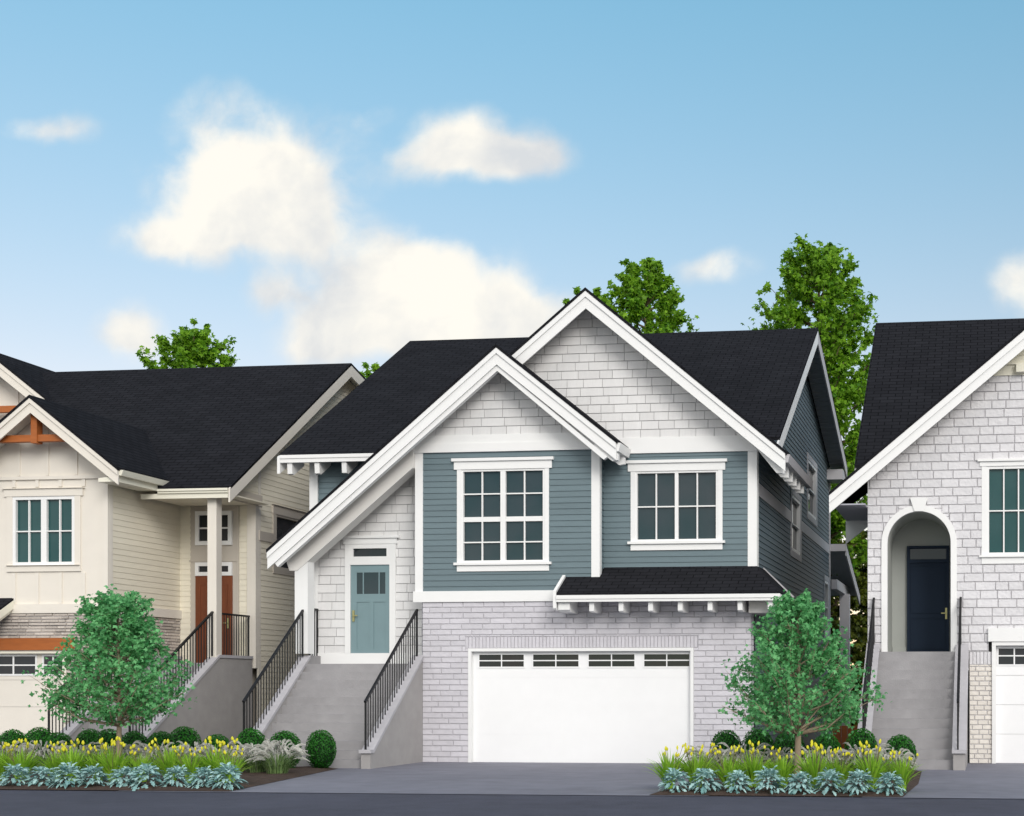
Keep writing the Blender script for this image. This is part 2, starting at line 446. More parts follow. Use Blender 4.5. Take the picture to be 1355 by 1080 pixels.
def railing(parent, pts, h=.95, spacing=.115, post=.022, newel=True, mat='iron'):
    """pts: foot line (x,y,z) of straight run start->end"""
    a, b = Vector(pts[0]), Vector(pts[1])
    up = Vector((0, 0, h))
    def bar3(m, p, q, w, t):
        d = (q - p).normalized(); sd = d.cross(Vector((0, 0, 1))).normalized() * (w/2); u = sd.cross(d).normalized() * (t/2)
        v = [p - sd - u, p + sd - u, p + sd + u, p - sd + u, q - sd - u, q + sd - u, q + sd + u, q - sd + u]
        m.solid(v, [(0,1,2,3),(7,6,5,4),(0,4,5,1),(1,5,6,2),(2,6,7,3),(3,7,4,0)])
    m = M(); d = (b - a).normalized()
    bar3(m, a + up - d*.03, b + up + d*.03, .05, .042)
    r = m.build('railing', mat, parent)
    n = max(2, round((Vector((a.x, a.y, 0)) - Vector((b.x, b.y, 0))).length / spacing))
    for i in range(n + 1):
        p = a.lerp(b, i / n); w = .017 if 0 < i < n else .034
        mm = M().box(p.x - w/2, p.x + w/2, p.y - w/2, p.y + w/2, p.z - .03, p.z + h - .012)
        mm.build('baluster' if 0 < i < n else 'newel_post', mat, r)
    return r
TINT_LOW, TINT_HIGH = (1.42, 1.03, .85), (1.08, 1.42, 1.22)
# ------------------------------------------------------------------ setting
def sheet(name, pts, z, mat):
    m = M(); m.face([(x, y, z) for x, y in pts]); return structure(m.build(name, mat))
sheet('ground', [(-900, -300), (900, -300), (900, 1500), (-900, 1500)], -.03, 'ground')
sheet('road', [(-120, -14), (120, -14), (120, 23), (-120, 23)], 0.0, 'road')
sheet('driveway', [(-13.6, 20.95), (-4.2, 21.10), (-4.2, 31), (-13.6, 30.9)], .008, 'driveway')
sheet('driveway', [(-1.9, 21.13), (9, 21.25), (9, 32), (-1.9, 32)], .0095, 'driveway')
sheet('driveway', [(-32, 20.86), (-20.3, 20.9), (-20.3, 30.2), (-32, 30.2)], .0075, 'driveway')

def bed(pts, seed):
    """mulched bed: a low mound of bark soil with a ragged surface"""
    R = random.Random(seed)
    xs = [p[0] for p in pts]; ys = [p[1] for p in pts]
    m = M(); st = .16
    nx = int((max(xs) - min(xs)) / st) + 1; ny = int((max(ys) - min(ys)) / st) + 1
    def edge_d(x, y):
        d = 1e9; n = len(pts)
        for i in range(n):
            (x0, y0), (x1, y1) = pts[i], pts[(i+1) % n]
            l = math.hypot(x1-x0, y1-y0); d = min(d, ((x1-x0)*(y-y0) - (y1-y0)*(x-x0)) / l)
        return d
    H = {}
    def hgt(x, y):
        key = (round(x, 3), round(y, 3))
        if key not in H:
            e = max(0, edge_d(x, y)); H[key] = .014 + .05 * min(1, e/.25) + (R.uniform(-.012, .014) if e > .05 else 0)
        return H[key]
    for i in range(nx):
        for j in range(ny):
            x0 = min(xs) + i*st; y0 = min(ys) + j*st
            q = [(x0, y0), (x0+st, y0), (x0+st, y0+st), (x0, y0+st)]
            n = len(pts)
            for k in range(n):
                (ax, ay), (bx, by) = pts[k], pts[(k+1) % n]
                if len(q) < 3: break
                out = []
                for a in range(len(q)):
                    p, r = q[a], q[(a+1) % len(q)]
                    da = (bx-ax)*(p[1]-ay) - (by-ay)*(p[0]-ax); db = (bx-ax)*(r[1]-ay) - (by-ay)*(r[0]-ax)
                    if da >= 0: out.append(p)
                    if da * db < 0:
                        t = da/(da-db); out.append((p[0]+(r[0]-p[0])*t, p[1]+(r[1]-p[1])*t))
                q = out
            if len(q) >= 3: m.face([(x, y, hgt(x, y)) for x, y in q])
    return structure(m.build('soil', 'soil'))
LEFT_BED = [(-20.2, 20.96), (-11.78, 21.08), (-12.95, 27.30), (-20.2, 27.30)]
RIGHT_BED = [(-5.12, 21.16), (-1.30, 21.24), (-1.22, 24.2), (-1.34, 27.9), (-5.0, 28.4), (-5.25, 27.9)]
bed(LEFT_BED, 3); bed(RIGHT_BED, 4)

# ------------------------------------------------------------------ middle house
H = thing('house', 'blue sided house with white brick base, two white front gables and wide white garage door', 'house', (-9.5, 30, 0))
core = M()
core.box(-12.44, -8.40, 30.30, 44.5, .0, 7.0); core.box(-8.398, -5.25, 30.62, 44.5, 0, 6.6); core.box(-15.17, -12.445, 30.85, 44.5, 0, 6.7)
core.build('light_block_core', 'soffit_grey', H)  # added solid core, blocks light behind the thin wall sheets
# siding on the projecting bay and the recessed bay
gW1 = (-11.42, -9.55, 4.34, 6.36)
m = M(); lap_wall(m, front(30), [(-12.30, 3.70), (-8.51, 3.70), (-8.51, 6.76), (-12.30, 6.76)], [gW1], z0=.02); m.build('siding', 'blue_siding', H)
gW2 = (-7.655, -5.835, 4.79, 6.31)
m = M(); lap_wall(m, front(30.4), [(-8.36, 3.9), (-5.17, 3.9), (-5.17, 6.74), (-8.36, 6.74)], [gW2], z0=.02)
m.build('siding', 'blue_siding', H); m = M(); lap_wall(m, right(-8.365), [(30.02, 3.7), (30.4, 3.9), (30.4, 6.9), (30.02, 6.9)], z0=.02)
m.build('siding', 'blue_siding', H)
m = M(); lap_wall(m, front(30.65), [(-15.03, 2.2), (-12.40, 2.2), (-12.40, 6.72), (-15.03, 6.72)], [(-15.03, -12.4, 2.2, 5.2)], z0=.02); m.build('siding', 'blue_siding', H)
# shingled walls: gable fields and the porch wall
m = M(); unit_wall(m, front(30), [(-12.46, 7.10), (-8.36, 7.10), (-10.423, 8.80)], h=.187, widths=(.28, .52), gap=.010, d=.012, bev=.002, z0=7.10, lean=.010, seed=5); m.build('shingle_wall', ['shingle_grey', 'gap_grey'], H)
m = M(); unit_wall(m, front(30.4), [(-10.9, 7.03), (-5.0, 7.03), (-8.592, 10.02), (-10.9, 8.10)], h=.187, widths=(.28, .52), gap=.010, d=.012, bev=.002, z0=7.03, lean=.010, seed=6); m.build('shingle_wall', ['shingle_grey', 'gap_grey'], H)
m = M(); unit_wall(m, front(30.63), [(-15.02, 2.38), (-12.45, 2.38), (-12.45, 6.95), (-13.9, 5.80), (-15.02, 4.85)], [(-14.33, -13.21, 2.1, 4.87)], h=.196, widths=(.26, .52), gap=.011, d=.012, bev=.002, z0=2.38, lean=.010, seed=8); m.build('shingle_wall', ['shingle_grey', 'gap_grey'], H)
# brick base
m = M(); unit_wall(m, front(30), [(-12.30, 0), (-5.064, 0), (-5.064, 3.56), (-12.30, 3.56)], [(-11.333, -6.187, 2.482, 2.735), (-11.265, -6.285, 0, 2.482)], h=.1205, widths=(.455, .475), gap=.014, d=.016, bev=.005, seed=2, jit=.004)
unit_wall(m, right(-5.066), [(30.0, 0), (30.38, 0), (30.38, 3.5), (30.0, 3.5)], h=.1205, widths=(.455, .475), gap=.014, d=.014, bev=.005, seed=3)
m.build('brick_wall', ['brick_white', 'mortar_grey'], H)
m = M(); unit_wall(m, front(30), [(-11.333, 2.482), (-6.187, 2.482), (-6.187, 2.735), (-11.333, 2.735)], h=.253, widths=(.078, .080), gap=.010, d=.017, bev=.004, z0=2.482, seed=4); m.build('brick_lintel', ['brick_white', 'mortar_grey'], H)
# right flank: siding, belt board, corner post, windows
FX = -5.05
side_holes = [(39.35, 41.25, 6.45, 7.95), (36.1, 37.75, 5.12, 6.55), (43.35, 44.4, 3.3, 4.9)]
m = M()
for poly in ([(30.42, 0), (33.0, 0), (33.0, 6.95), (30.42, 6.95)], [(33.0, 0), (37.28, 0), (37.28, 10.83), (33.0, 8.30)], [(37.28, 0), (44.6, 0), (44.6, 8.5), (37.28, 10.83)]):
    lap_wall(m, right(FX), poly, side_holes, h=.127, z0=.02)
m.build('siding', 'blue_siding_shade', H)
m = M(); m.box(FX - .01, FX + .035, 30.5, 36.0, 5.80, 6.08); m.box(FX - .01, FX + .035, 37.85, 44.6, 5.80, 6.08); m.build('belt_board', 'grey_trim', H)
for s0, s1, z0, z1 in side_holes:
    window(H, right(FX), s0, s1, z0, z1, [1], [.5], 'white', 'glass_dark', case=.16, case_mat='grey_trim', fw=.08, depth=.07)
m = M(); m.box(-5.185, -4.985, 30.37, 30.46, 4.10, 6.76); m.box(-5.04, -4.984, 30.461, 30.60, 3.4, 6.76); m.build('corner_board', 'white', H)
m = M(); m.box(-8.518, -8.333, 29.972, 30.04, 3.86, 6.74); m.box(-8.40, -8.332, 30.041, 30.13, 3.86, 6.74); m.build('corner_board', 'white', H)
m = M(); m.box(-12.466, -12.29, 29.972, 30.64, 3.72, 6.74); m.build('corner_board', 'white', H)
m = M(); m.box(-15.205, -15.012, 30.60, 30.70, 2.15, 6.70); m.build('corner_board', 'white', H)
box_part('corner_board', 'grey_trim', H, FX - .02, FX + .045, 44.55, 44.72, 0, 8.5)
# frieze and skirt boards
m = M(); m.prism_y([(-12.50, 6.74), (-8.30, 6.74), (-8.30, 6.925), (-12.50, 6.925)], 29.945, 30.05); m.prism_y([(-12.48, 6.926), (-8.32, 6.926), (-8.36, 7.11), (-12.46, 7.11)], 29.962, 30.05); m.build('frieze_board', 'white', H)
m = M(); m.prism_y([(-8.38, 6.70), (-4.98, 6.70), (-5.02, 7.04), (-8.38, 7.04)], 30.35, 30.45); m.build('frieze_board', 'white', H)
m = M(); m.box(-12.50, -8.70, 29.945, 30.05, 3.49, 3.725); m.build('skirt_board', 'white', H)
# roofs
RT = .07
def zL(x): return 8.895 - .833 * abs(x + 10.423)
def zB(x): return 10.145 - .826 * abs(x + 8.592)
m = M()
m.slab([(-15.65, 30.08, 6.80), (-12.75, 30.08, 6.80), (-12.75, 31.4, 7.5775), (-5.6, 31.4, 7.5775), (-4.98, 30.5, 7.047), (-4.5, 30.4, 6.988), (-4.5, 37.28, 11.035), (-15.65, 37.28, 11.035)], RT)
m.slab([(-15.65, 37.28, 11.035), (-4.5, 37.28, 11.035), (-4.5, 44.95, 8.62), (-15.65, 44.95, 8.62)], RT)
m.build('roof', 'roof', H)
m = M()
m.slab([(-10.423, 29.36, 8.915), (-7.80, 29.36, 6.83), (-7.80, 33.9, 6.83), (-10.423, 33.9, 8.915)], RT)
m.slab([(-10.423, 29.36, 8.915), (-10.423, 33.9, 8.915), (-12.97, 33.9, 6.79), (-15.58, 30.62, 4.62), (-15.58, 29.36, 4.62)], RT)
m.build('gable_roof', 'roof', H)
m = M()
m.slab([(-8.592, 29.76, 10.165), (-4.26, 29.76, 6.585), (-4.26, 33.9, 6.585), (-4.52, 33.95, 6.80), (-4.52, 36.0, 6.80), (-8.592, 36.0, 10.165)], RT)
m.slab([(-8.592, 29.76, 10.165), (-8.592, 36.0, 10.165), (-12.6, 36.0, 6.855), (-12.6, 30.7, 6.855), (-10.36, 30.7, 8.705), (-10.36, 29.76, 8.705)], RT)
m.build('gable_roof', 'roof', H)
# barge boards and soffits
rake_boards(H, 'fascia_board', 'white', (-10.423, 8.85), [(-15.57, 4.563), (-7.82, 6.77)], 29.40, drop=.36, top=.125)
rake_boards(H, 'fascia_board', 'white', (-8.592, 10.10), [(-4.29, 6.547), (-10.36, 8.64)], 29.80, drop=.375, top=.13)
m = M(); m.prism_y([(-10.423, 8.49), (-15.42, 4.327), (-15.36, 4.25), (-10.423, 8.365)], 29.441, 29.56); m.build('fascia_trim', 'white', H)
m = M(); m.prism_y([(-10.423, 8.49), (-10.423, 8.365), (-8.10, 6.43), (-8.02, 6.49)], 29.441, 29.56); m.build('fascia_trim', 'white', H)
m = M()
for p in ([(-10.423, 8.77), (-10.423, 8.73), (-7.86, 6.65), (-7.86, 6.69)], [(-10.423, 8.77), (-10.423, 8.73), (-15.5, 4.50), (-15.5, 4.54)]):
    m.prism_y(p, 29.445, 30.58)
m.build('soffit', 'off_white', H)
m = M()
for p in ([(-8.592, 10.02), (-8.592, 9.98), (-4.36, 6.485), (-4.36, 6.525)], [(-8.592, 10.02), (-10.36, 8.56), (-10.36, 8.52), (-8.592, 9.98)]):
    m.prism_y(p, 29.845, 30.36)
m.build('soffit', 'off_white', H)
m = M(); m.prism_y([(-4.98, 6.985), (-4.98, 6.945), (-4.33, 6.41), (-4.33, 6.45)], 30.37, 33.8); m.build('soffit', 'off_white', H)
# flank gable: white barge boards, the rear one greyed as painted shade, boarded soffit
m = M(); m.prism_x([(30.12, 6.76), (30.12, 6.42), (37.28, 10.63), (37.28, 10.97)], -4.54, -4.50); m.build('fascia_board', 'white', H)
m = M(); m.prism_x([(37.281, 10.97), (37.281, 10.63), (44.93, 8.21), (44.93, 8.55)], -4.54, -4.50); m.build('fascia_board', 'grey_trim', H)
m = M(); m.prism_x([(32.5, 8.12), (32.5, 8.09), (37.28, 10.90), (37.28, 10.93)], -5.03, -4.545)
m.prism_x([(37.285, 10.93), (37.285, 10.90), (44.9, 8.50), (44.9, 8.53)], -5.03, -4.545)
for k in range(30):
    y = 37.5 + k*.25; z = 10.895 - (y - 37.285)*.315
    m.box(-5.03, -4.546, y, y + .03, z - .012, z + .004)
m.build('soffit', 'soffit_dark', H)
m = M(); m.box(-5.04, -4.55, 44.0, 44.9, 8.05, 8.36); m.build('eave_return', 'grey_trim', H)
# main eave on the left: gutter, end board, rafter tails
m = M(); m.box(-15.60, -12.9, 30.02, 30.09, 6.60, 6.765); m.box(-15.60, -12.9, 30.00, 30.0195, 6.69, 6.765); m.build('gutter', 'white', H)
m = M(); m.prism_x([(30.02, 6.73), (30.02, 6.36), (30.62, 6.70), (30.62, 7.06)], -15.67, -15.605); m.build('fascia_board', 'white', H)
for x in (-15.40, -14.765, -14.135, -13.50):
    m = M(); m.prism_x([(30.06, 6.598), (30.08, 6.36), (30.16, 6.345), (30.64, 6.62), (30.64, 6.78), (30.38, 6.78)], x - .055, x + .055); m.build('rafter_tail', 'white', H)
m = M(); m.slab([(-15.6, 30.1, 6.69), (-12.9, 30.1, 6.69), (-12.9, 30.64, 7.0), (-15.6, 30.64, 7.0)], .02); m.build('soffit', 'off_white', H)
# short eaves of the two gables
m = M(); m.prism_y([(-7.90, 6.78), (-7.90, 6.60), (-7.78, 6.60), (-7.74, 6.78)], 29.45, 30.34); m.build('gutter', 'white', H)
m = M(); m.prism_y([(-8.31, 6.86), (-8.31, 6.70), (-7.92, 6.40), (-7.80, 6.42), (-7.80, 6.56), (-7.91, 6.60)], 29.47, 29.60); m.build('rafter_tail', 'white', H)
m = M(); m.prism_y([(-8.31, 6.86), (-8.31, 6.70), (-7.92, 6.40), (-7.80, 6.42), (-7.80, 6.56), (-7.91, 6.60)], 30.02, 30.12); m.build('rafter_tail', 'white', H)
m = M(); m.prism_y([(-4.36, 6.53), (-4.36, 6.36), (-4.24, 6.36), (-4.20, 6.53)], 29.85, 33.85); m.build('gutter', 'grey_trim', H)
for k in range(6):
    y = 29.95 + k*.62
    m = M(); m.prism_y([(-4.99, 6.93), (-4.99, 6.76), (-4.50, 6.16), (-4.33, 6.14), (-4.33, 6.36), (-4.37, 6.41)], y, y + .10); m.build('rafter_tail', 'white', H)
# skirt roof above the garage
ER, EL = -4.36, -9.08
m = M()
m.slab([(EL, 29.3, 3.62), (ER, 29.3, 3.62), (-5.0, 30.4, 4.25), (-8.36, 30.4, 4.25), (-8.36, 30.0, 4.02), (EL, 30.0, 4.02)], .05)
m.slab([(ER, 29.3, 3.62), (ER, 31.5, 3.62), (-5.0, 31.5, 4.25), (-5.0, 30.4, 4.25)], .05)
m.build('skirt_roof', 'roof', H)
m = M(); m.box(EL, ER + .02, 29.27, 29.33, 3.43, 3.57); m.box(EL, ER + .04, 29.25, 29.2695, 3.49, 3.57); m.box(ER - .04, ER + .02, 29.331, 31.5, 3.43, 3.57); m.build('gutter', 'white', H)
m = M(); m.prism_x([(29.28, 3.66), (29.28, 3.30), (29.33, 3.26), (29.96, 3.26), (29.96, 3.72), (29.96, 4.05)], EL - .07, EL - .005); m.build('fascia_board', 'white', H)
m = M(); m.box(EL, ER - .05, 29.34, 29.97, 3.49, 3.51); m.box(-5.0, ER - .05, 29.975, 31.4, 3.49, 3.51); m.build('soffit', 'off_white', H)
for i in range(8):
    x = -8.97 + i * .6325
    m = M(); m.prism_x([(29.36, 3.485), (29.36, 3.24), (29.40, 3.215), (29.965, 3.215), (29.965, 3.485)], x - .05, x + .05) if i else m.prism_x([(29.36, 3.485), (29.36, 3.27), (29.42, 3.23), (29.965, 3.215), (29.965, 3.485)], x - .09, x + .16)
    m.build('rafter_tail', 'white', H)
m = M(); m.box(-5.05, ER - .06, 29.70, 31.3, 3.20, 3.48); m.build('eave_return', 'off_white', H)
m = M(); m.prism_y([(-5.02, 4.30), (-5.02, 4.25), (-4.36, 3.62), (-4.33, 3.64)], 31.48, 31.53); m.build('flashing', 'grey_trim', H)
# windows on the street front
window(H, front(30), *gW1, [2, 2], [.205, (.463, .105), .748], case=.095, head=(.24, .065, .065), sill=(.055, .06), apron=.135, fw=.045, mull=.115)
window(H, front(30.4), *gW2, [2, 2], [.495], case=.10, head=(.235, .06, .065), sill=(.055, .06), apron=.135, fw=.045, mull=.075)
# garage door
m = M(); frame_rect(m, front(30), -11.265, -6.285, -.02, 2.482, .068, -.16, .03, wb=.02); m.build('garage_frame', 'white', H)
gd = M()
for a, b in ((.012, .614), (.617, 1.228), (1.231, 1.842), (1.845, 2.415)): gd.box(-11.195, -6.355, 30.10, 30.14, a, b)
gd.box(-11.195, -6.355, 30.105, 30.14, .0, 2.415)
D = gd.build('garage_door', 'garage_white', H)
for x0, x1 in ((-11.055, -10.055), (-9.845, -8.835), (-8.61, -7.60), (-7.385, -6.40)):
    w = M(); frame_rect(w, front(30.10), x0 - .03, x1 + .03, 2.055, 2.375, .03, -.01, .014); bar(w, front(30.10), (x0+x1)/2 - .012, (x0+x1)/2 + .012, 2.085, 2.345, -.01, .009); bar(w, front(30.10), x0, x1, 2.203, 2.227, -.01, .007)
    wf = w.build('window_frame', 'garage_white', D)
    p = M(); p.face([(x0, 30.097, 2.085), (x1, 30.097, 2.085), (x1, 30.097, 2.345), (x0, 30.097, 2.345)]); p.build('pane', 'glass_dark', D)
# porch: floor, base board, post, raking beam, door
box_part('porch_floor', 'concrete', H, -15.2, -12.47, 30.0, 30.66, 1.75, 2.15)
box_part('skirt_board', 'white', H, -15.01, -12.47, 30.585, 30.64, 2.152, 2.40)
m = M(); m.box(-15.188, -14.885, 29.88, 30.18, 2.375, 4.80); m.build('porch_post', 'white', H)
m = M(); m.prism_y([(-15.38, 4.42), (-15.30, 4.20), (-15.12, 4.20), (-12.47, 6.41), (-12.47, 6.84)], 29.86, 30.20); m.build('porch_beam', 'off_white', H)
fr = front(30.63)
m = M(); bar(m, fr, -14.362, -14.235, 2.40, 4.84, -.05, .05); bar(m, fr, -13.318, -13.175, 2.40, 4.84, -.05, .05); bar(m, fr, -14.235, -13.318, 4.375, 4.56, -.05, .048); bar(m, fr, -14.235, -13.318, 4.74, 4.84, -.05, .048)
bar(m, fr, -14.235, -14.17, 4.56, 4.74, -.05, .047); bar(m, fr, -13.385, -13.318, 4.56, 4.74, -.05, .047)
bar(m, fr, -14.40, -13.14, 4.84, 4.965, -.05, .062); bar(m, fr, -14.46, -13.08, 4.965, 5.025, -.05, .10)
df = m.build('door_frame', 'white', H)
p = M(); p.face([fr(-14.17, 4.56, 0), fr(-13.385, 4.56, 0), fr(-13.385, 4.74, 0), fr(-14.17, 4.74, 0)]); p.build('pane', 'glass_dark', df)
dm = M(); bar(dm, fr, -14.232, -13.321, 2.285, 4.372, -.04, .0)
for s0, s1, z0, z1 in ((-14.232, -14.095, 2.285, 4.372), (-13.425, -13.321, 2.285, 4.372), (-14.095, -13.425, 4.205, 4.372), (-14.095, -13.425, 3.545, 3.725), (-14.095, -13.425, 2.285, 2.49), (-13.80, -13.70, 2.49, 3.545), (-13.955, -13.93, 3.725, 4.205), (-13.585, -13.56, 3.725, 4.205)):
    bar(dm, fr, s0, s1, z0, z1, -.001, .016)
dd = dm.build('door', 'door_blue', H)
p = M(); p.face([fr(-14.095, 3.725, .003), fr(-13.425, 3.725, .003), fr(-13.425, 4.205, .003), fr(-14.095, 4.205, .003)]); p.build('pane', 'glass', dd)
def lever(parent, fr, s, z, dirn, mat='brass'):
    m = M(); bar(m, fr, s - .022, s + .022, z - .13, z + .12, .0, .028); bar(m, fr, min(s, s + dirn*.11), max(s, s + dirn*.11), z - .012, z + .012, .05, .066); bar(m, fr, s - .01, s + .01, z - .01, z + .01, .028, .05)
    m.build('handle', mat, parent)
lever(dd, lambda s, z, o: fr(s, z, o + .016), -14.165, 3.24, 1)
# rear side porch at the far corner of the flank
m = M(); m.slab([(-9, 44.75, 6.14), (-4.50, 44.75, 6.14), (-4.50, 49.4, 4.86), (-9, 49.4, 4.86)], .06); m.build('porch_roof', 'roof', H)
m = M(); m.prism_x([(44.73, 6.08), (44.73, 5.76), (49.4, 4.48), (49.4, 4.80)], -4.545, -4.50); m.build('fascia_board', 'grey_trim', H)
m = M(); m.prism_x([(44.75, 6.06), (44.75, 6.03), (49.3, 4.80), (49.3, 4.83)], -8.9, -4.55); m.build('soffit', 'soffit_dark', H)
box_part('fascia_board', 'grey_trim', H, -5.02, -4.50, 44.66, 44.725, 5.90, 6.12)
box_part('porch_beam', 'grey_trim', H, -4.98, -4.80, 44.75, 48.9, 4.72, 5.02)
box_part('porch_post', 'grey_trim', H, -4.98, -4.66, 47.2, 47.5, 0, 4.72)

def concrete_stairs(label, xi0, xi1, cw, yf, yb, zf, n, ycap=None, wall='concrete', flat=0.0):
    """straight flight between raking cheek walls with overhanging coping"""
    S = thing('entry_stairs', label, 'stairs', ((xi0+xi1)/2, yf, 0))
    m2 = M(); rise = zf / n; run = (yb - yf) / n
    P = [(yf, -.02)]
    for i in range(n): P += [(yf + i*run, (i+1)*rise), (yf + (i+1)*run, (i+1)*rise)]
    P += [(yb, -.02)]
    k = len(P)
    for i in range(k - 2):
        (y0, z0), (y1, z1) = P[i], P[i+1]
        m2.face([(xi0, y0, z0), (xi1, y0, z0), (xi1, y1, z1), (xi0, y1, z1)])
    m2.build('steps', wall, S)
    for side, x0, x1 in ((-1, xi0 - cw, xi0), (1, xi1, xi1 + cw)):
        zt = zf + .12; z0 = rise + .14; yfront = yf - .16
        prof = [(yfront, -.02), (yb + flat, -.02), (yb + flat, zt)] + ([(yb, zt)] if flat else []) + [(yfront + .12, z0), (yfront, z0)]
        m = M(); m.prism_x(prof, x0, x1)
        cwall = m.build('cheek_wall', 'concrete_tan' if wall == 'concrete' else wall, S)
        c = .07
        cp = [(yfront - .05, z0 + .001), (yfront + .12, z0 + .001), (yb, zt + .001)] + ([(yb + flat, zt + .001), (yb + flat, zt + c)] if flat else []) + [(yb, zt + c), (yfront + .10, z0 + c), (yfront - .05, z0 + c)]
        m = M(); m.prism_x(cp, x0 - .025, x1 + .025); m.build('coping', 'concrete_cap', cwall)
    return S
S1 = concrete_stairs('grey concrete stairs leading up to the pale blue front door of the blue house', -14.90, -12.50, .20, 27.5, 29.99, 2.15, 12, flat=0)
def rail_on(S, x, yf, yb, zf, n, h, both=0.06):
    rise = zf / n; yfr = yf - .16
    z0 = rise + .14 + .07; z1 = zf + .19
    sl = (z1 - z0) / (yb - yfr - .12)
    a = (x, yfr + .04, z0 - .08*sl*0); b = (x, yb - .03, z1)
    return railing(S, [a, b], h)
rail_on(S1, -15.0, 27.5, 29.9, 2.15, 12, .97); rail_on(S1, -12.42, 27.5, 29.99, 2.15, 12, .97)
railing(S1, [(-15.02, 30.24, 2.36), (-15.02, 30.60, 2.36)], 1.02)
box_part('landing_wall', 'concrete', S1, -15.20, -14.93, 29.995, 30.60, 0, 2.34)
# ------------------------------------------------------------------ left house
G = thing('house', 'cream and greige house with brown timber gable beams and stained brown front door', 'house', (-20.5, 30, 0))
core = M(); core.box(-26.5, -19.86, 30.4, 38.4, 0, 6.2); core.box(-19.85, -17.95, 33.2, 42, 0, 6.2); core.build('light_block_core', 'taupe', G)  # added core boxes that keep light out of the hollow shell
# board-and-batten street wall
gw = (-21.98, -20.46, 4.39, 5.95)
m = M()
for x0, x1, z0, z1 in ((-26.5, gw[0], 3.51, 6.33), (gw[1], -19.78, 3.51, 6.33), (gw[0], gw[1], 3.51, gw[2]), (gw[0], gw[1], gw[3], 6.33)):
    m.face([(x0, 30, z0), (x1, 30, z0), (x1, 30, z1), (x0, 30, z1)])
m.face([(-26.5, 30, 6.40), (-19.2, 30, 6.40), (-19.2, 30, 6.46), (-21.13, 30, 7.98), (-23.1, 30, 6.44), (-26.5, 30, 6.44)])
x = -25.9
while x < -19.9:
    if not (gw[0] - .25 < x < gw[1] + .25): m.box(x - .04, x + .04, 29.972, 29.999, 3.52, 6.33)
    else: m.box(x - .04, x + .04, 29.972, 29.999, 3.52, 4.22); m.box(x - .04, x + .04, 29.972, 29.999, 6.16, 6.33)
    x += .565
for x in (-21.83, -21.13, -20.43):
    m.box(x - .03, x + .03, 29.976, 29.999, 6.42, 6.42 + max(.1, (7.93 - 6.42) - .78*abs(x + 21.13) - .02))
m.build('panel_wall', 'greige', G)
m = M(); m.box(-26.5, -19.66, 29.95, 30.02, 6.325, 6.405); m.build('frieze_board', 'greige_trim', G)
m = M(); m.box(-26.5, -19.66, 29.94, 30.02, 3.31, 3.515); m.box(-19.68, -19.63, 30.021, 33.0, 3.31, 3.515); m.build('skirt_board', 'greige_trim', G)
m = M(); m.box(-19.79, -19.655, 29.965, 30.03, 3.516, 6.32); m.box(-19.70, -19.652, 30.031, 30.15, 3.516, 6.32); m.build('corner_board', 'greige_trim', G)
window(G, front(30), *gw, [2, 2], [.495], 'white', 'glass_teal', case=.14, case_mat='greige_trim', head=(.17, .06, .0005), sill=(.001, .0), apron=.14, fw=.075, mull=.135)
# stone base, timber lintel, garage door
m = M(); unit_wall(m, front(30), [(-26.5, 0), (-19.69, 0), (-19.69, 3.32), (-26.5, 3.32)], [(-26.5, -20.47, 2.47, 2.745), (-26.0, -20.75, 0, 2.47)], h=.072, widths=(.16, .55), gap=.010, d=.022, bev=.008, seed=21, jit=.03)
unit_wall(m, right(-19.69), [(30.02, 0), (33.0, 0), (33.0, 3.32), (30.02, 3.32)], h=.072, widths=(.16, .55), gap=.010, d=.015, bev=.008, seed=22, jit=.02)
m.build('stone_wall', ['ledgestone', 'mortar_grey'], G)
box_part('lintel', 'timber', G, -26.5, -20.47, 29.90, 30.03, 2.475, 2.745)
m = M(); m.box(-20.75, -20.66, 29.95, 30.14, 0, 2.40); m.box(-26.0, -20.66, 29.95, 30.14, 2.401, 2.472); m.build('garage_frame', 'cream_trim', G)
m = M()
for a, b in ((.0, .59), (.596, 1.19), (1.196, 1.80), (1.806, 2.40)): m.box(-26.0, -20.751, 30.10, 30.14, a, b)
D = m.build('garage_door', 'greige', G)
for i in range(4):
    x1 = -21.47 + .03 - (1 - i) * 0 - i * 1.27 + 1.27 * 0; x1 = [-20.2 - .03, -21.46, -22.73, -24.0][i] if i else -20.80
    x0 = (-21.33 if i == 0 else x1 - 1.16)
    w = M(); frame_rect(w, front(30.10), x0, x1, 1.90, 2.38, .04, -.01, .018); bar(w, front(30.10), (x0+x1)/2 - .018, (x0+x1)/2 + .018, 1.94, 2.34, -.01, .013); bar(w, front(30.10), x0 + .04, x1 - .04, 2.125, 2.155, -.01, .011)
    w.build('window_frame', 'white', D)
    p = M(); p.face([(x0 + .04, 30.097, 1.94), (x1 - .04, 30.097, 1.94), (x1 - .04, 30.097, 2.34), (x0 + .04, 30.097, 2.34)]); p.build('pane', 'glass_dark', D)
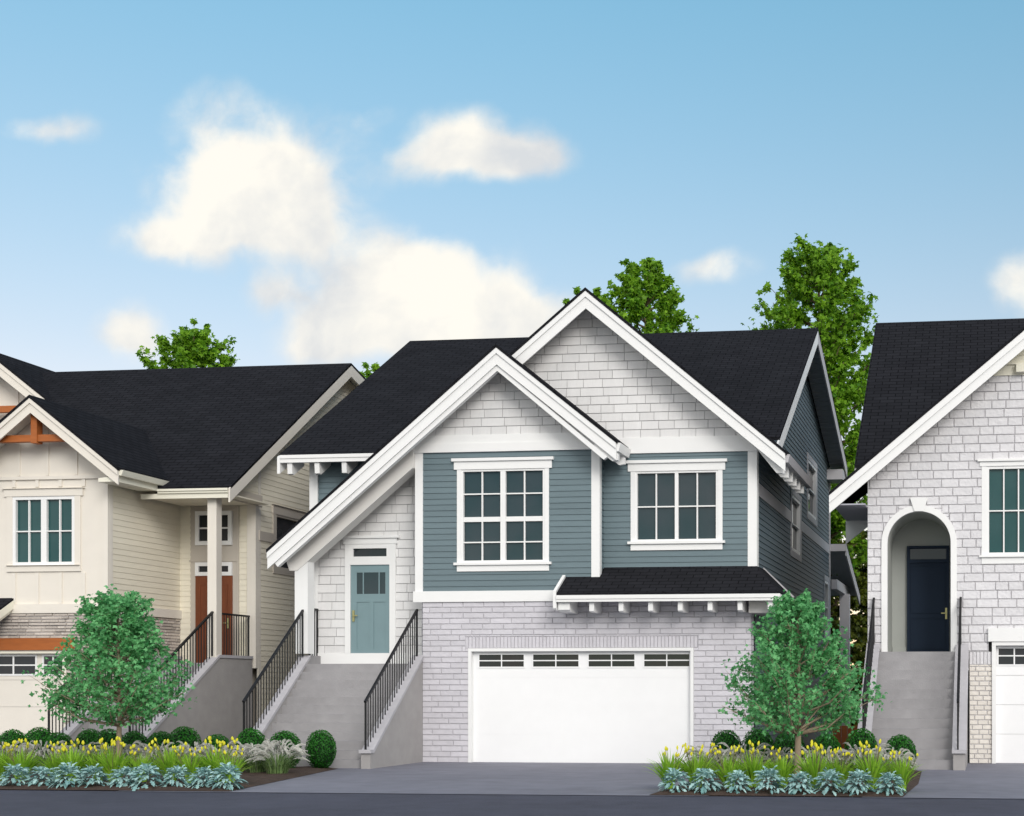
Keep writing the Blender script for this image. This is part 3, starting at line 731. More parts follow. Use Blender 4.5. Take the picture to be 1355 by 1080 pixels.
# entry recess: cream siding, door panel
m = M(); lap_wall(m, right(-19.68), [(30.1, 3.5), (32.9, 3.5), (32.9, 6.3), (30.1, 6.3)], h=.132, d=.011, z0=.03)
m.build('siding', 'cream_siding', G); m = M(); lap_wall(m, front(32.9), [(-19.68, 2.1), (-19.40, 2.1), (-19.40, 6.1), (-19.68, 6.1)], h=.132, d=.011, z0=.03); m.build('siding', 'cream_siding', G); m = M(); lap_wall(m, front(32.9), [(-18.17, 2.1), (-17.90, 2.1), (-17.90, 6.1), (-18.17, 6.1)], h=.132, d=.011, z0=.03)
m.build('siding', 'cream_siding', G)
m = M(); lap_wall(m, right(-17.70), [(32.92, 0), (36.0, 0), (36.0, 9.50), (32.92, 7.42)], [(33.8, 35.3, 4.6, 5.95)], h=.132, d=.011, z0=.03)
lap_wall(m, right(-17.70), [(36.0, 0), (42.0, 0), (42.0, 9.15), (37.24, 10.33), (36.0, 9.50)], h=.132, d=.011, z0=.03); m.build('siding', 'cream_siding', G); m = M(); lap_wall(m, right(-17.70), [(31.35, 6.30), (32.92, 6.30), (32.92, 7.42)], h=.132, d=.011, z0=.03)
m.build('siding', 'cream_siding', G)
m = M(); m.face([(-19.41, 32.89, 2.1), (-18.17, 32.89, 2.1), (-18.17, 32.89, 6.1), (-19.41, 32.89, 6.1)]); m.box(-19.43, -18.15, 32.868, 32.889, 4.70, 4.74); m.box(-18.19, -18.14, 32.86, 32.91, 2.1, 6.05); m.build('door_surround', 'taupe', G)
m = M(); m.box(-17.91, -17.685, 32.83, 32.95, 2.1, 6.15); m.box(-17.72, -17.684, 32.951, 33.08, 0, 7.3); m.build('corner_board', 'greige_trim', G)
window(G, front(32.86), -19.26, -18.31, 5.10, 5.93, [2], [.5], 'white', 'glass_dark', fw=.10, mun=.04, depth=.02)
window(G, front(32.86), -19.26, -18.31, 4.355, 4.68, [2], [], 'white', 'glass_dark', fw=.09, mun=.04, depth=.02)
dm = M(); bar(dm, front(32.88), -19.26, -18.31, 2.2, 4.35, -.01, .02)
for x0, x1 in ((-19.14, -18.83), (-18.74, -18.43)): frame_rect(dm, front(32.88), x0, x1, 2.45, 4.15, .02, .019, .03)
dd = dm.build('door', 'door_brown', G)
lever(dd, lambda s, z, o: front(32.86)(s, z, o), -18.40, 3.2, -1)
w = window(G, right(-17.70), 33.80, 35.3, 4.60, 5.95, [1], [], 'taupe', 'glass_dark', case=.13, case_mat='taupe', head=(.22, .03, .0005), fw=.05, depth=.08)
m = M(); m.box(-17.72, -17.66, 32.99, 33.66, 5.22, 5.45); m.box(-17.72, -17.66, 35.45, 42, 5.22, 5.45); m.build('belt_board', 'taupe', G)
# porch post, beam, ceiling
m = M(); m.box(-17.96, -17.74, 31.15, 31.38, 2.33, 6.02); m.build('porch_post', 'greige_trim', G)
m = M(); m.box(-19.6, -17.35, 31.20, 32.86, 6.06, 6.09); m.build('porch_ceiling', 'cream_siding', G)
box_part('porch_beam', 'taupe', G, -17.76, -17.655, 31.12, 33.10, 6.05, 6.31)
# roofs
def z1(x): return 8.115 - .782*abs(x + 21.13)
m = M()
m.slab([(-24.6, 31.0, 6.26), (-17.30, 31.0, 6.26), (-17.30, 37.24, 10.47), (-26.6, 37.24, 10.47), (-24.9, 35.34, 9.188), (-24.6, 35.15, 9.06)], .07)
m.slab([(-26.9, 37.24, 10.47), (-17.30, 37.24, 10.47), (-17.30, 44.0, 8.8), (-26.9, 44.0, 8.8)], .07); m.build('roof', 'roof', G)
m = M()
m.slab([(-21.13, 29.36, 8.115), (-19.03, 29.36, 6.473), (-19.03, 31.4, 6.473), (-21.13, 33.9, 8.115)], .07)
m.slab([(-21.13, 29.36, 8.115), (-21.13, 33.9, 8.115), (-23.3, 31.4, 6.42), (-23.3, 29.36, 6.42)], .07); m.build('gable_roof', 'roof', G)
m = M(); ux, uz, us = -26.74, 10.72, .77
m.slab([(ux, 35.36, uz), (-24.2, 35.36, uz - us*2.54), (-24.2, 36.4, uz - us*2.54), (ux, 38.5, uz)], .07)
m.slab([(ux, 35.36, uz), (ux, 38.5, uz), (-29.5, 38.5, uz - us*2.76), (-29.5, 35.36, uz - us*2.76)], .07); m.build('gable_roof', 'roof', G)
rake_boards(G, 'fascia_board', 'greige_trim', (-21.13, 8.05), [(-19.045, 6.42), (-23.28, 6.37)], 29.40, drop=.33, top=.115)
rake_boards(G, 'fascia_board', 'greige_trim', (ux, 10.66), [(-24.62, 10.66 - us*2.12), (-29.4, 10.66 - us*2.66)], 35.40, drop=.38, top=.14)
m = M()
for p in ([(-21.13, 7.99), (-21.13, 7.95), (-19.1, 6.37), (-19.1, 6.41)], [(-21.13, 7.99), (-23.2, 6.38), (-23.2, 6.34), (-21.13, 7.95)]): m.prism_y(p, 29.445, 29.99)
m.build('soffit', 'greige_trim', G)
m = M(); m.face([(-29, 35.95, 7), (-24.5, 35.95, 7), (-24.5, 35.95, 8.9), (ux, 35.95, 10.6), (-29, 35.95, 8.87)])
for x in (-28, -27.4, -26.8, -26.2, -25.6, -25.0): m.box(x - .03, x + .03, 35.925, 35.949, 7.5, 10.6 - .77*abs(x - ux) - .05)
m.build('panel_wall', 'greige', G)
m = M(); m.box(-27.9, -25.1, 35.55, 35.70, 9.03, 9.20); m.build('tie_beam', 'timber', G)
m = M(); m.box(-22.03, -20.20, 29.55, 29.70, 7.11, 7.26); m.build('tie_beam', 'timber', G)
m = M(); m.box(-21.205, -21.06, 29.52, 29.72, 7.07, 7.85); m.build('king_post', 'timber', G)
# gutters
m = M(); m.prism_y([(-19.10, 6.42), (-19.10, 6.30), (-19.0, 6.30), (-18.95, 6.42)], 29.45, 31.35); m.prism_y([(-19.55, 6.25), (-19.55, 6.17), (-19.10, 6.17), (-19.10, 6.298)], 29.46, 31.0); m.build('gutter', 'cream_trim', G)
m = M(); m.box(-19.06, -17.345, 30.93, 31.03, 6.10, 6.20); m.box(-19.5, -17.36, 30.97, 31.06, 5.985, 6.099); m.box(-19.06, -17.335, 30.90, 30.9295, 6.15, 6.20); m.build('gutter', 'cream_trim', G)
m = M(); m.prism_x([(30.96, 6.20), (30.96, 5.88), (37.24, 10.10), (37.24, 10.40)], -17.34, -17.30); m.build('fascia_board', 'greige_trim', G)
m = M(); m.prism_x([(37.241, 10.40), (37.241, 10.10), (44.0, 8.43), (44.0, 8.73)], -17.34, -17.30); m.build('fascia_board', 'greige_trim', G)
m = M(); m.prism_x([(31.1, 6.24), (31.1, 6.21), (37.24, 10.34), (37.24, 10.37)], -17.68, -17.345); m.prism_x([(37.245, 10.37), (37.245, 10.34), (43.9, 8.70), (43.9, 8.73)], -17.68, -17.345); m.build('soffit', 'cream_trim', G)
# skirt roof over the garage, only its right end is in the picture
m = M(); m.slab([(-27, 29.1, 3.16), (-21.95, 29.1, 3.16), (-21.95, 29.99, 3.66), (-27, 29.99, 3.66)], .05); m.build('skirt_roof', 'roof', G)
m = M(); m.prism_x([(29.08, 3.10), (29.08, 2.93), (29.96, 3.42), (29.96, 3.60)], -21.98, -21.93); m.box(-27, -21.99, 29.04, 29.09, 2.96, 3.09); m.build('fascia_board', 'cream_trim', G)
m = M(); m.prism_x([(29.12, 2.98), (29.12, 2.86), (29.96, 3.33), (29.96, 3.44)], -22.06, -21.99); m.build('soffit', 'cream_trim', G)

S2 = concrete_stairs('wide grey concrete stairs behind the left tree, up to the brown front door', -19.55, -17.93, .20, 28.05, 31.25, 2.20, 12, flat=1.5)
box_part('landing', 'concrete', S2, -19.55, -17.93, 31.25, 32.85, 0, 2.18)
rail_on(S2, -17.83, 28.05, 31.15, 2.20, 12, .97); rail_on(S2, -19.65, 28.05, 31.15, 2.20, 12, .97)
railing(S2, [(-17.83, 31.42, 2.385), (-17.83, 32.75, 2.385)], .97)

# ------------------------------------------------------------------ right house
K = thing('house', 'pale painted block house with arched entry niche and navy front door', 'house', (0.6, 31, 0))
AX, AR, AS = -1.548, .68, 4.745         # arch axis, inner radius, spring height
FZ = 2.40
core = M(); core.box(-2.62, -2.32, 31.2, 42, 0, 6.2); core.box(-2.32, -.70, 32.6, 42, 0, 6.2); core.box(-.70, 6.0, 31.3, 42, 0, 6.2); core.box(-2.3, -.72, 31.1, 32.6, 0, 2.38); core.build('light_block_core', 'niche', K)  # added core boxes, unseen, block light inside the shell
def arch_pts(r, n=28, z0=FZ):
    return [(AX + r, z0)] + [(AX + r*math.cos(t), AS + r*math.sin(t)) for t in [math.pi*i/n for i in range(n+1)]] + [(AX - r, z0)]
rw = (-.11, 2.0, 4.46, 6.37)
# the wall is coursed around the arch: stepped holes follow the curve under the arch trim
holes = [(rw[0], rw[1], rw[2], rw[3]), (AX - AR - .06, AX + AR + .06, 0, AS)]
zz = AS
while zz < AS + AR + .06:
    hh = min(.0925, AS + AR + .06 - zz); w = math.sqrt(max(0, (AR + .06)**2 - (zz - AS)**2))
    holes.append((AX - w, AX + w, zz, zz + hh)); zz += .0925
holes.append((-.06, 6.2, 0, 2.62)); holes.append((-.48, 6.2, 0, 2.40))
m = M()
rk = lambda x: 9.98 - .823*abs(x - 1.9)
unit_wall(m, front(31), [(-2.662, 2.0), (6.2, 2.0), (6.2, 6.3), (5.4, 6.95), (1.9, rk(1.9) - .05), (-2.662, rk(-2.662) - .05)], holes, h=.185, widths=(.24, .46), gap=.014, d=.022, bev=.007, z0=.01, seed=31, jit=.006)
m.build('block_wall', ['block_white', 'mortar_light'], K)
m = M(); unit_wall(m, front(30.995), [(-.47, 0), (.015, 0), (.015, 2.12), (-.47, 2.12)], h=.104, widths=(.20, .22), gap=.016, d=.022, bev=.008, seed=33)
m.build('brick_pier', ['block_cream', 'mortar_light'], K)
m = M(); unit_wall(m, front(30.995), [(-.47, 2.12), (.015, 2.12), (.015, 2.40), (-.47, 2.40)], h=.28, widths=(.075, .08), gap=.008, d=.02, bev=.005, z0=2.12, seed=34); m.build('brick_lintel', ['block_white', 'mortar_light'], K)
m = M(); m.face([(-2.662, 31.0, 0), (-2.662, 31.0, 6.2), (-2.662, 42, 6.2), (-2.662, 42, 0)]); m.build('side_wall', 'block_white', K)
# arch trim with keystone
ri, ro = arch_pts(AR), arch_pts(AR + .13)
m = M()
for i in range(len(ri) - 1):
    a, b, c, d = ri[i], ro[i], ro[i+1], ri[i+1]
    m.solid([(p[0], y, p[1]) for y in (30.94, 31.06) for p in (a, b, c, d)], [(0,1,2,3),(7,6,5,4),(0,4,5,1),(1,5,6,2),(2,6,7,3),(3,7,4,0)])
m.build('arch_trim', 'white', K)
m = M(); m.prism_y([(AX - .10, AS + AR - .0), (AX + .10, AS + AR - .0), (AX + .19, AS + AR + .29), (AX - .19, AS + AR + .29)], 30.915, 31.05); m.build('keystone', 'white', K)
# niche interior: reveal, back wall
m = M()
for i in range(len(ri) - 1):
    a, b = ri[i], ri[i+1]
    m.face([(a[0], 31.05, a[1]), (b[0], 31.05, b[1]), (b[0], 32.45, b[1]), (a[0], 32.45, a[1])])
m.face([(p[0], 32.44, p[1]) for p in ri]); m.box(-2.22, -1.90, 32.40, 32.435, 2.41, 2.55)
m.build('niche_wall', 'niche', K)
fr = front(32.42)
dm = M(); bar(dm, fr, -1.89, -.945, 2.40, 4.82, -.01, .03); frame_rect(dm, fr, -1.89, -.945, 2.40, 4.82, .05, .03, .07)
bar(dm, fr, -1.84, -.995, 4.44, 4.50, .03, .068); frame_rect(dm, fr, -1.80, -1.03, 3.30, 4.38, .02, .03, .045); frame_rect(dm, fr, -1.80, -1.03, 2.50, 3.20, .02, .03, .045)
dd = dm.build('door', 'door_navy', K)
p = M(); p.face([fr(-1.82, 4.52, .035), fr(-1.01, 4.52, .035), fr(-1.01, 4.75, .035), fr(-1.82, 4.75, .035)]); p.build('pane', 'glass', dd)
lever(dd, lambda s, z, o: fr(s, z, o + .05), -1.01, 3.30, -1)
# window, garage door
window(K, front(31), *rw, [3, 3], [.5], 'white', 'glass_teal', case=.10, head=(.15, .04, .05), sill=(.04, .05), apron=.14, fw=.06, mull=.12)
m = M(); m.box(-.07, 6.0, 30.90, 31.04, 2.615, 2.90); m.build('garage_head', 'white', K)
m = M(); m.box(.01, .095, 30.93, 31.14, 0, 2.53); m.box(.01, 6.0, 30.93, 31.14, 2.531, 2.614); m.build('garage_frame', 'white', K)
m = M()
for a, b in ((.012, .63), (.636, 1.26), (1.266, 1.89), (1.896, 2.53)): m.box(.096, 5.6, 31.10, 31.14, a, b)
D = m.build('garage_door', 'garage_white', K)
for i in range(3):
    x0 = .15 + i*1.28; x1 = x0 + 1.0
    w = M(); frame_rect(w, front(31.10), x0 - .03, x1 + .03, 2.10, 2.50, .03, -.01, .014); bar(w, front(31.10), (x0+x1)/2 - .18, (x0+x1)/2 - .15, 2.13, 2.47, -.01, .009); bar(w, front(31.10), x0, x1, 2.30, 2.326, -.01, .007)
    w.build('window_frame', 'garage_white', D)
    p = M(); p.face([(x0, 31.097, 2.13), (x1, 31.097, 2.13), (x1, 31.097, 2.47), (x0, 31.097, 2.47)]); p.build('pane', 'glass_dark', D)
# roofs
m = M(); m.slab([(-2.92, 30.72, 6.42), (-2.62, 30.72, 6.42), (-2.1, 31.25, 6.8346), (8, 31.25, 6.8346), (8, 36.46, 10.91), (-2.92, 36.46, 10.91)], .07); m.slab([(-2.92, 36.46, 10.91), (8, 36.46, 10.91), (8, 43, 6.6), (-2.92, 43, 6.6)], .07); m.build('roof', 'roof', K)
m = M(); ga = 10.18
m.slab([(1.9, 30.36, ga), (1.9, 36, ga), (-3.43, 33.2, ga - .823*5.33), (-3.43, 30.36, ga - .823*5.33)], .07)
m.slab([(1.9, 30.36, ga), (7.2, 30.36, ga - .823*5.3), (7.2, 36, ga - .823*5.3), (1.9, 36, ga)], .07); m.build('gable_roof', 'roof', K)
rake_boards(K, 'fascia_board', 'white', (1.9, 10.12), [(-3.43, 10.12 - .823*5.33), (7.2, 10.12 - .823*5.3)], 30.40, drop=.385, top=.17)
m = M()
for p in ([(1.9, 10.04), (-3.3, 10.04 - .823*5.2), (-3.3, 10.0 - .823*5.2), (1.9, 10.0)], [(1.9, 10.04), (1.9, 10.0), (7.1, 10.0 - .823*5.2), (7.1, 10.04 - .823*5.2)]): m.prism_y(p, 30.445, 30.99)
m.build('soffit', 'cream_trim', K)
m = M(); m.box(-3.36, -2.665, 30.45, 33.3, 5.52, 5.55); m.build('soffit', 'soffit_grey', K)
m = M(); m.prism_y([(-3.37, 5.56), (-3.37, 4.98), (-2.67, 5.52)], 33.31, 33.36); m.build('eave_return', 'white', K)
m = M(); m.prism_x([(30.76, 6.36), (30.76, 6.08), (36.46, 10.55), (36.46, 10.84)], -2.92, -2.88); m.build('fascia_board', 'white', K)
# decorated collar in the gable peak
m = M(); m.box(-.15, 4.0, 30.945, 31.02, 8.30, 8.52); m.box(-.12, 3.9, 30.90, 30.944, 8.52, 8.56); m.build('collar_board', 'cream_trim', K)
for x in (-.10, .62, 1.34, 2.06):
    m = M(); m.box(x - .1, x + .1, 30.80, 30.943, 8.34, 8.515); m.build('bracket', 'cream_trim', K)
m = M(); lap_wall(m, front(30.96), [(.0, 8.56), (3.8, 8.56), (1.9, 10.0)], h=.16, d=.016, z0=8.56); m.build('siding', 'cream_trim', K)

S3 = concrete_stairs('straight grey concrete stairs rising to the navy door in the arch', -2.42, -.745, .235, 28.45, 30.99, 2.40, 12)
rail_on(S3, -2.52, 28.45, 30.95, 2.40, 12, .95); rail_on(S3, -.655, 28.45, 30.95, 2.40, 12, .95)
# ------------------------------------------------------------------ planting
def star_leaf(R, p, size, nrm, lobes=3):
    n = Vector(nrm).normalized(); a = n.orthogonal().normalized(); b = n.cross(a)
    t0 = R.uniform(0, 6.283); pts = []
    k = lobes * 2
    for i in range(k):
        t = t0 + 2*math.pi*i/k; r = size * (.5 if i % 2 == 0 else .27) * R.uniform(.85, 1.15)
        pts.append(Vector(p) + (a*math.cos(t) + b*math.sin(t))*r + n * (-.10*size if i % 2 == 0 else .06*size))
    return pts
def oval_leaf(R, p, size, nrm, aspect=.6):
    n = Vector(nrm).normalized(); a = n.orthogonal().normalized(); b = n.cross(a)
    t = R.uniform(0, 6.283); u = a*math.cos(t) + b*math.sin(t); w = n.cross(u)
    P = Vector(p)
    return [P - u*size*.5, P - u*size*.1 + w*size*aspect*.5 + n*size*.06, P + u*size*.5 - n*size*.1, P - u*size*.1 - w*size*aspect*.5 + n*size*.06]

def rad_at(profile, z):
    for (z0, r0), (z1, r1) in zip(profile, profile[1:]):
        if z0 <= z <= z1: return r0 + (r1-r0)*(z-z0)/(z1-z0)
    return profile[-1][1] if z > profile[-1][0] else profile[0][1]

def tree(label, loc, height, profile, trunk_r, n_br, leaf, per_twig, lobes, mats, seed, rise=(.35, .9), group=None, twigs=6, spread=.13, cat='tree', name='tree', lean=(0, 0), stems=1, sparse_top=0.):
    R = random.Random(seed)
    T = thing(name, label, cat, loc, group)
    lx, ly, lz = loc
    wood = M(); crown = M()
    zmin, zmax = profile[0][0], profile[-1][0]
    def trunk_at(z): 
        t = z / height
        return Vector((lx + lean[0]*t + .04*math.sin(t*7 + seed)*height*.06, ly + lean[1]*t + .04*math.cos(t*6 + seed)*height*.06, lz + z))
    zs = [height*.93*i/9 for i in range(10)]
    wood.tube([trunk_at(z) for z in zs], [trunk_r*(1 - .88*(z/height)) * (1.25 if i == 0 else 1) for i, z in enumerate(zs)], 8)
    az = R.uniform(0, 6)
    for i in range(n_br):
        t = (i + R.random()) / n_br
        zt = zmin + (zmax - zmin) * (t ** .85)          # height where this limb ends
        rr = rad_at(profile, zt) * R.uniform(.72, 1.08) * (1 if R.random() > .15 else 1.12)
        az += 2.39996 + R.uniform(-.4, .4)
        up = R.uniform(*rise) * rr
        zb = max(zmin * .75, min(zt - up, height * .9))
        b = trunk_at(zb); e = Vector((trunk_at(zt).x + math.cos(az)*rr, trunk_at(zt).y + math.sin(az)*rr, lz + zt))
        mid = b.lerp(e, .5) + Vector((R.uniform(-.06, .06)*rr, R.uniform(-.06, .06)*rr, -.10*rr + R.uniform(-.05, .05)*rr))
        r0 = trunk_r * .42 * (1 - .6*t)
        wood.tube([b, mid, e], [r0, r0*.6, r0*.18], 5)
        for j in range(twigs):
            q = R.uniform(.35, 1.0)
            s = (b.lerp(mid, q*2) if q < .5 else mid.lerp(e, q*2 - 1))
            d = (e - b).normalized() + Vector((R.gauss(0, .6), R.gauss(0, .6), R.gauss(.25, .5)))
            ln = R.uniform(.18, .40) * (rr*.55 + .25*profile[len(profile)//2][1])
            te = s + d.normalized()*ln
            wood.tube([s, s.lerp(te, .5) + Vector((0, 0, .03*ln)), te], [r0*.25, r0*.18, r0*.08], 3, cap=False)
            for k in range(per_twig):
                f = R.uniform(.15, 1.1)
                p = s.lerp(te, f) + Vector((R.gauss(0, spread), R.gauss(0, spread), R.gauss(0, spread)))*ln
                nn = Vector((R.gauss(0, .7), R.gauss(-.35, .7), R.gauss(.65, .5)))
                sz = leaf * R.uniform(.7, 1.3)
                pts = star_leaf(R, p, sz*1.35, nn, lobes) if lobes else oval_leaf(R, p, sz, nn, .75)
                crown.face(pts, min(1, max(0, R.gauss(.5, .27))))
    wood.build('trunk', mats[0], T, smooth=True)
    crown.build('crown', mats[1], T)
    return T

tree('round leafy young tree with a straight slim trunk, in the left flower bed', (-15.66, 24.2, .0), 3.36,
     [(1.25, .90), (1.40, 1.20), (1.7, 1.30), (2.0, 1.12), (2.3, .90), (2.65, .68), (3.05, .56), (3.22, .46), (3.33, .34)], .056, 92, .064, 12, 4, ('bark', 'leaf_front'), 11, rise=(.25, .75), twigs=8, spread=.30)
tree('bushy young tree with low forking branches, in the bed right of the blue house garage', (-3.30, 24.5, .04), 3.2,
     [(1.05, .95), (1.2, 1.28), (1.45, 1.36), (1.8, 1.10), (2.2, .84), (2.6, .64), (2.95, .46), (3.15, .26)], .066, 92, .062, 12, 4, ('bark', 'leaf_front'), 23, rise=(.5, 1.1), twigs=8, spread=.30)
tg = 'tall leafy trees behind the houses'
tree('rounded green treetop rising behind the dark roof of the cream house', (-28.2, 48, 0), 14.6,
     [(9.5, 1.9), (11.5, 1.75), (13, 1.4), (14, .85), (14.55, .3)], .16, 60, .155, 18, 5, ('bark_dark', 'leaf_back'), 31, group=tg, twigs=9, spread=.25)
tree('full green treetop rising just right of the tall white gable', (-11.70, 48, 0), 16.3,
     [(10, 1.6), (13, 1.72), (14.4, 1.5), (15.4, 1.12), (16.0, .7), (16.3, .3)], .17, 74, .155, 18, 5, ('bark_dark', 'leaf_back'), 37, group=tg, twigs=9, spread=.25)
tree('tallest tree, standing in the gap between the blue house and the arched house', (-5.70, 47.5, -.3), 16.8,
     [(6.0, 1.3), (8, 1.6), (11, 1.9), (13.2, 2.0), (14.8, 1.75), (16.0, 1.2), (16.7, .45)], .20, 120, .155, 18, 5, ('bark_dark', 'leaf_back'), 41, group=tg, twigs=9, spread=.25)
tree('sparse treetop whose twigs peek over the peak of the tall white gable', (-14.5, 50, 0), 16.1,
     [(9, 1.2), (12, 1.4), (14, 1.0), (15.3, .8), (16.0, .45)], .14, 40, .20, 7, 5, ('bark_dark', 'leaf_back'), 43, group=tg)
tree('small treetop just showing between the cream house gable and the blue house roof', (-22.3, 50, 0), 13.5,
     [(8, 1.2), (10, 1.4), (12.4, .9), (13.4, .35)], .14, 40, .20, 7, 5, ('bark_dark', 'leaf_back'), 47, group=tg)
tree('dark bushy evergreen filling the gap beside the flank of the blue house', (-5.6, 52, 0), 9.2,
     [(.3, 1.3), (2.5, 1.45), (5, 1.3), (7.5, .9), (9.0, .3)], .14, 110, .17, 11, 4, ('bark_dark', 'leaf_hedge'), 53, rise=(.1, .5), name='evergreen', twigs=9, spread=.22)
tree('second dark evergreen in the gap, close to the wall of the arched house', (-3.9, 53.5, 0), 8.4,
     [(.3, 1.3), (2.5, 1.4), (5, 1.15), (7.0, .8), (8.2, .3)], .14, 110, .17, 11, 4, ('bark_dark', 'leaf_hedge'), 59, rise=(.1, .5), name='evergreen', twigs=9, spread=.22)

# little stained timber panel at the foot of the gap
m = M()
Gt = thing('timber_gate', 'low reddish brown timber panel half hidden behind the right tree, between the two houses', 'gate', (-3.5, 35, 0))
for k in range(4): m.box(-3.80 + k*.15, -3.66 + k*.15, 35, 35.03, .05, .70)
m.build('board_panel', 'timber', Gt)
m = M(); m.box(-3.88, -3.81, 34.97, 35.05, 0, .78); m.box(-3.20, -3.13, 34.97, 35.05, 0, .78); m.build('post', 'timber', Gt)

# boxwood balls
def boxwood_mesh(seed):
    R = random.Random(seed); m = M(); n = 2300
    core = M()
    for i in range(7):
        for j in range(14):
            q = []
            for a, b in ((i, j), (i, j+1), (i+1, j+1), (i+1, j)):
                th = math.pi*a/7; ph = 2*math.pi*b/14
                q.append((.23*math.sin(th)*math.cos(ph), .23*math.sin(th)*math.sin(ph), .33 - .30*math.cos(th)))
            core.face(list(reversed(q)), .2)
    for i in range(n):
        z = 1 - 2*(i + .5)/n; t = i*2.39996 + R.uniform(-.2, .2); r = math.sqrt(1 - z*z)
        d = Vector((r*math.cos(t), r*math.sin(t), z))
        bump = 1 + .035*math.sin(5*t + seed) * r + R.uniform(-.07, .03)
        p = Vector((d.x*.262*bump, d.y*.262*bump, .335 + d.z*.335*bump))
        nn = d + Vector((R.gauss(0, .45), R.gauss(0, .45), R.gauss(0, .45)))
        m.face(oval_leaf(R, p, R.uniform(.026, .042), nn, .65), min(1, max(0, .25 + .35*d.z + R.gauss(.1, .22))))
    return core, m
BG_ = 'clipped boxwood balls'
protos = []
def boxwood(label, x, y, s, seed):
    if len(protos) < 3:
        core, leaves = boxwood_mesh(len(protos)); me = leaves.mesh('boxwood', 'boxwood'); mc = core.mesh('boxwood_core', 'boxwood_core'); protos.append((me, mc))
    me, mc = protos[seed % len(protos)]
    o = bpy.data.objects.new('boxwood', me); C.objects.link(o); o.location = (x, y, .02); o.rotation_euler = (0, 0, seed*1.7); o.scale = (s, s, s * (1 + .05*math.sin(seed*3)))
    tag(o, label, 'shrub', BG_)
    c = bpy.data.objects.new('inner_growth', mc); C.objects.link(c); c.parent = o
lb = [(x, 26.45 + .08*math.sin(i*2.3)) for i, x in enumerate((-19.39, -18.85, -18.35, -17.76, -17.33, -16.75, -16.27, -15.72, -15.04, -14.39, -13.62))] + [(-13.10, 26.85)]
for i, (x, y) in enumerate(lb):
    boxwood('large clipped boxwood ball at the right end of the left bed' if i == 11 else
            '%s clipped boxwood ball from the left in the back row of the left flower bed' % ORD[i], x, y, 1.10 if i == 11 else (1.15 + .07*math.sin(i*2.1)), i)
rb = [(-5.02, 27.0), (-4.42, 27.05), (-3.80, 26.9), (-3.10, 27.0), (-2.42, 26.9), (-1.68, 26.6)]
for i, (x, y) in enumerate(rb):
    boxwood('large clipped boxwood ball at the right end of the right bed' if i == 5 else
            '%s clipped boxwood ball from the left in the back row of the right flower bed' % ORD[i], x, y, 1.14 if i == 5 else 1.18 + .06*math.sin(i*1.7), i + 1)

def strip(m, pts, w, side, r):
    P = [Vector(p) for p in pts]; n = len(P)
    for i in range(n-1):
        a, b = w[i]*.5, w[i+1]*.5
        if b < 1e-4: m.face([P[i]-side*a, P[i]+side*a, P[i+1]], r)
        else: m.face([P[i]-side*a, P[i]+side*a, P[i+1]+side*b, P[i+1]-side*b], r)

def lily(seed, label, loc, group):
    R = random.Random(seed)
    T = thing('lily_clump', label, 'flowers', loc, group); lx, ly, lz = loc
    m = M()
    for i in range(150):
        t = R.uniform(0, 6.283); L = R.uniform(.40, .68); out = R.uniform(.04, .46) * (1 if R.random() < .8 else 1.2)
        d = Vector((math.cos(t), math.sin(t), 0)); s = Vector((-d.y, d.x, 0))
        yaw = R.uniform(-.9, .9); s = (s*math.cos(yaw) + d*math.sin(yaw)).normalized()
        b = Vector((lx, ly, lz)) + d*R.uniform(0, .07)
        pts = [b]
        for k in range(1, 6):
            q = k/5; pts.append(b + d*out*(q**1.7) + Vector((0, 0, L*(q - .22*(out/.34)*q*q*q))))
        w0 = R.uniform(.022, .036)
        strip(m, pts, [w0*.8, w0, w0, w0*.8, w0*.5, 0], s, min(1, max(0, R.gauss(.45, .25))))
    m.build('leaves', 'lily_leaf', T)
    nf = R.randint(10, 13)
    for i in range(nf):
        t = R.uniform(0, 6.283); d = Vector((math.cos(t), math.sin(t), 0)); out = R.uniform(.05, .27)
        h = R.uniform(.50, .67)
        b = Vector((lx, ly, lz)) + d*.03; e = b + d*out + Vector((0, 0, h))
        st = M(); st.tube([b, b.lerp(e, .55) + Vector((0, 0, .05)), e], [.006, .005, .004], 4)
        so = st.build('flower_stem', 'lily_stem', T)
        fl = M(); ax = (e - b).normalized()*.5 + Vector((R.gauss(0, .25), R.gauss(0, .25), .6)); ax.normalize()
        a = ax.orthogonal().normalized(); c = ax.cross(a); L = R.uniform(.056, .078); wd = R.uniform(.016, .022)
        prof = [(-.02, .3), (.2, .85), (.45, 1.0), (.7, .8), (.9, .42), (1.0, .08)]
        for pet in range(6):
            t0 = pet*math.pi/3; rv = min(1, max(0, R.gauss(.5, .25)))
            for (q0, r0), (q1, r1) in zip(prof, prof[1:]):
                def pt(q, r, tt): return e + ax*(L*q) + (a*math.cos(tt) + c*math.sin(tt))*(wd*r*(1.06 if pet % 2 else .92))
                fl.face([pt(q0, r0, t0-.1), pt(q0, r0, t0+1.12), pt(q1, r1, t0+1.12), pt(q1, r1, t0-.1)], rv)
        fl.build('flower', 'lily_flower', so)
    return T

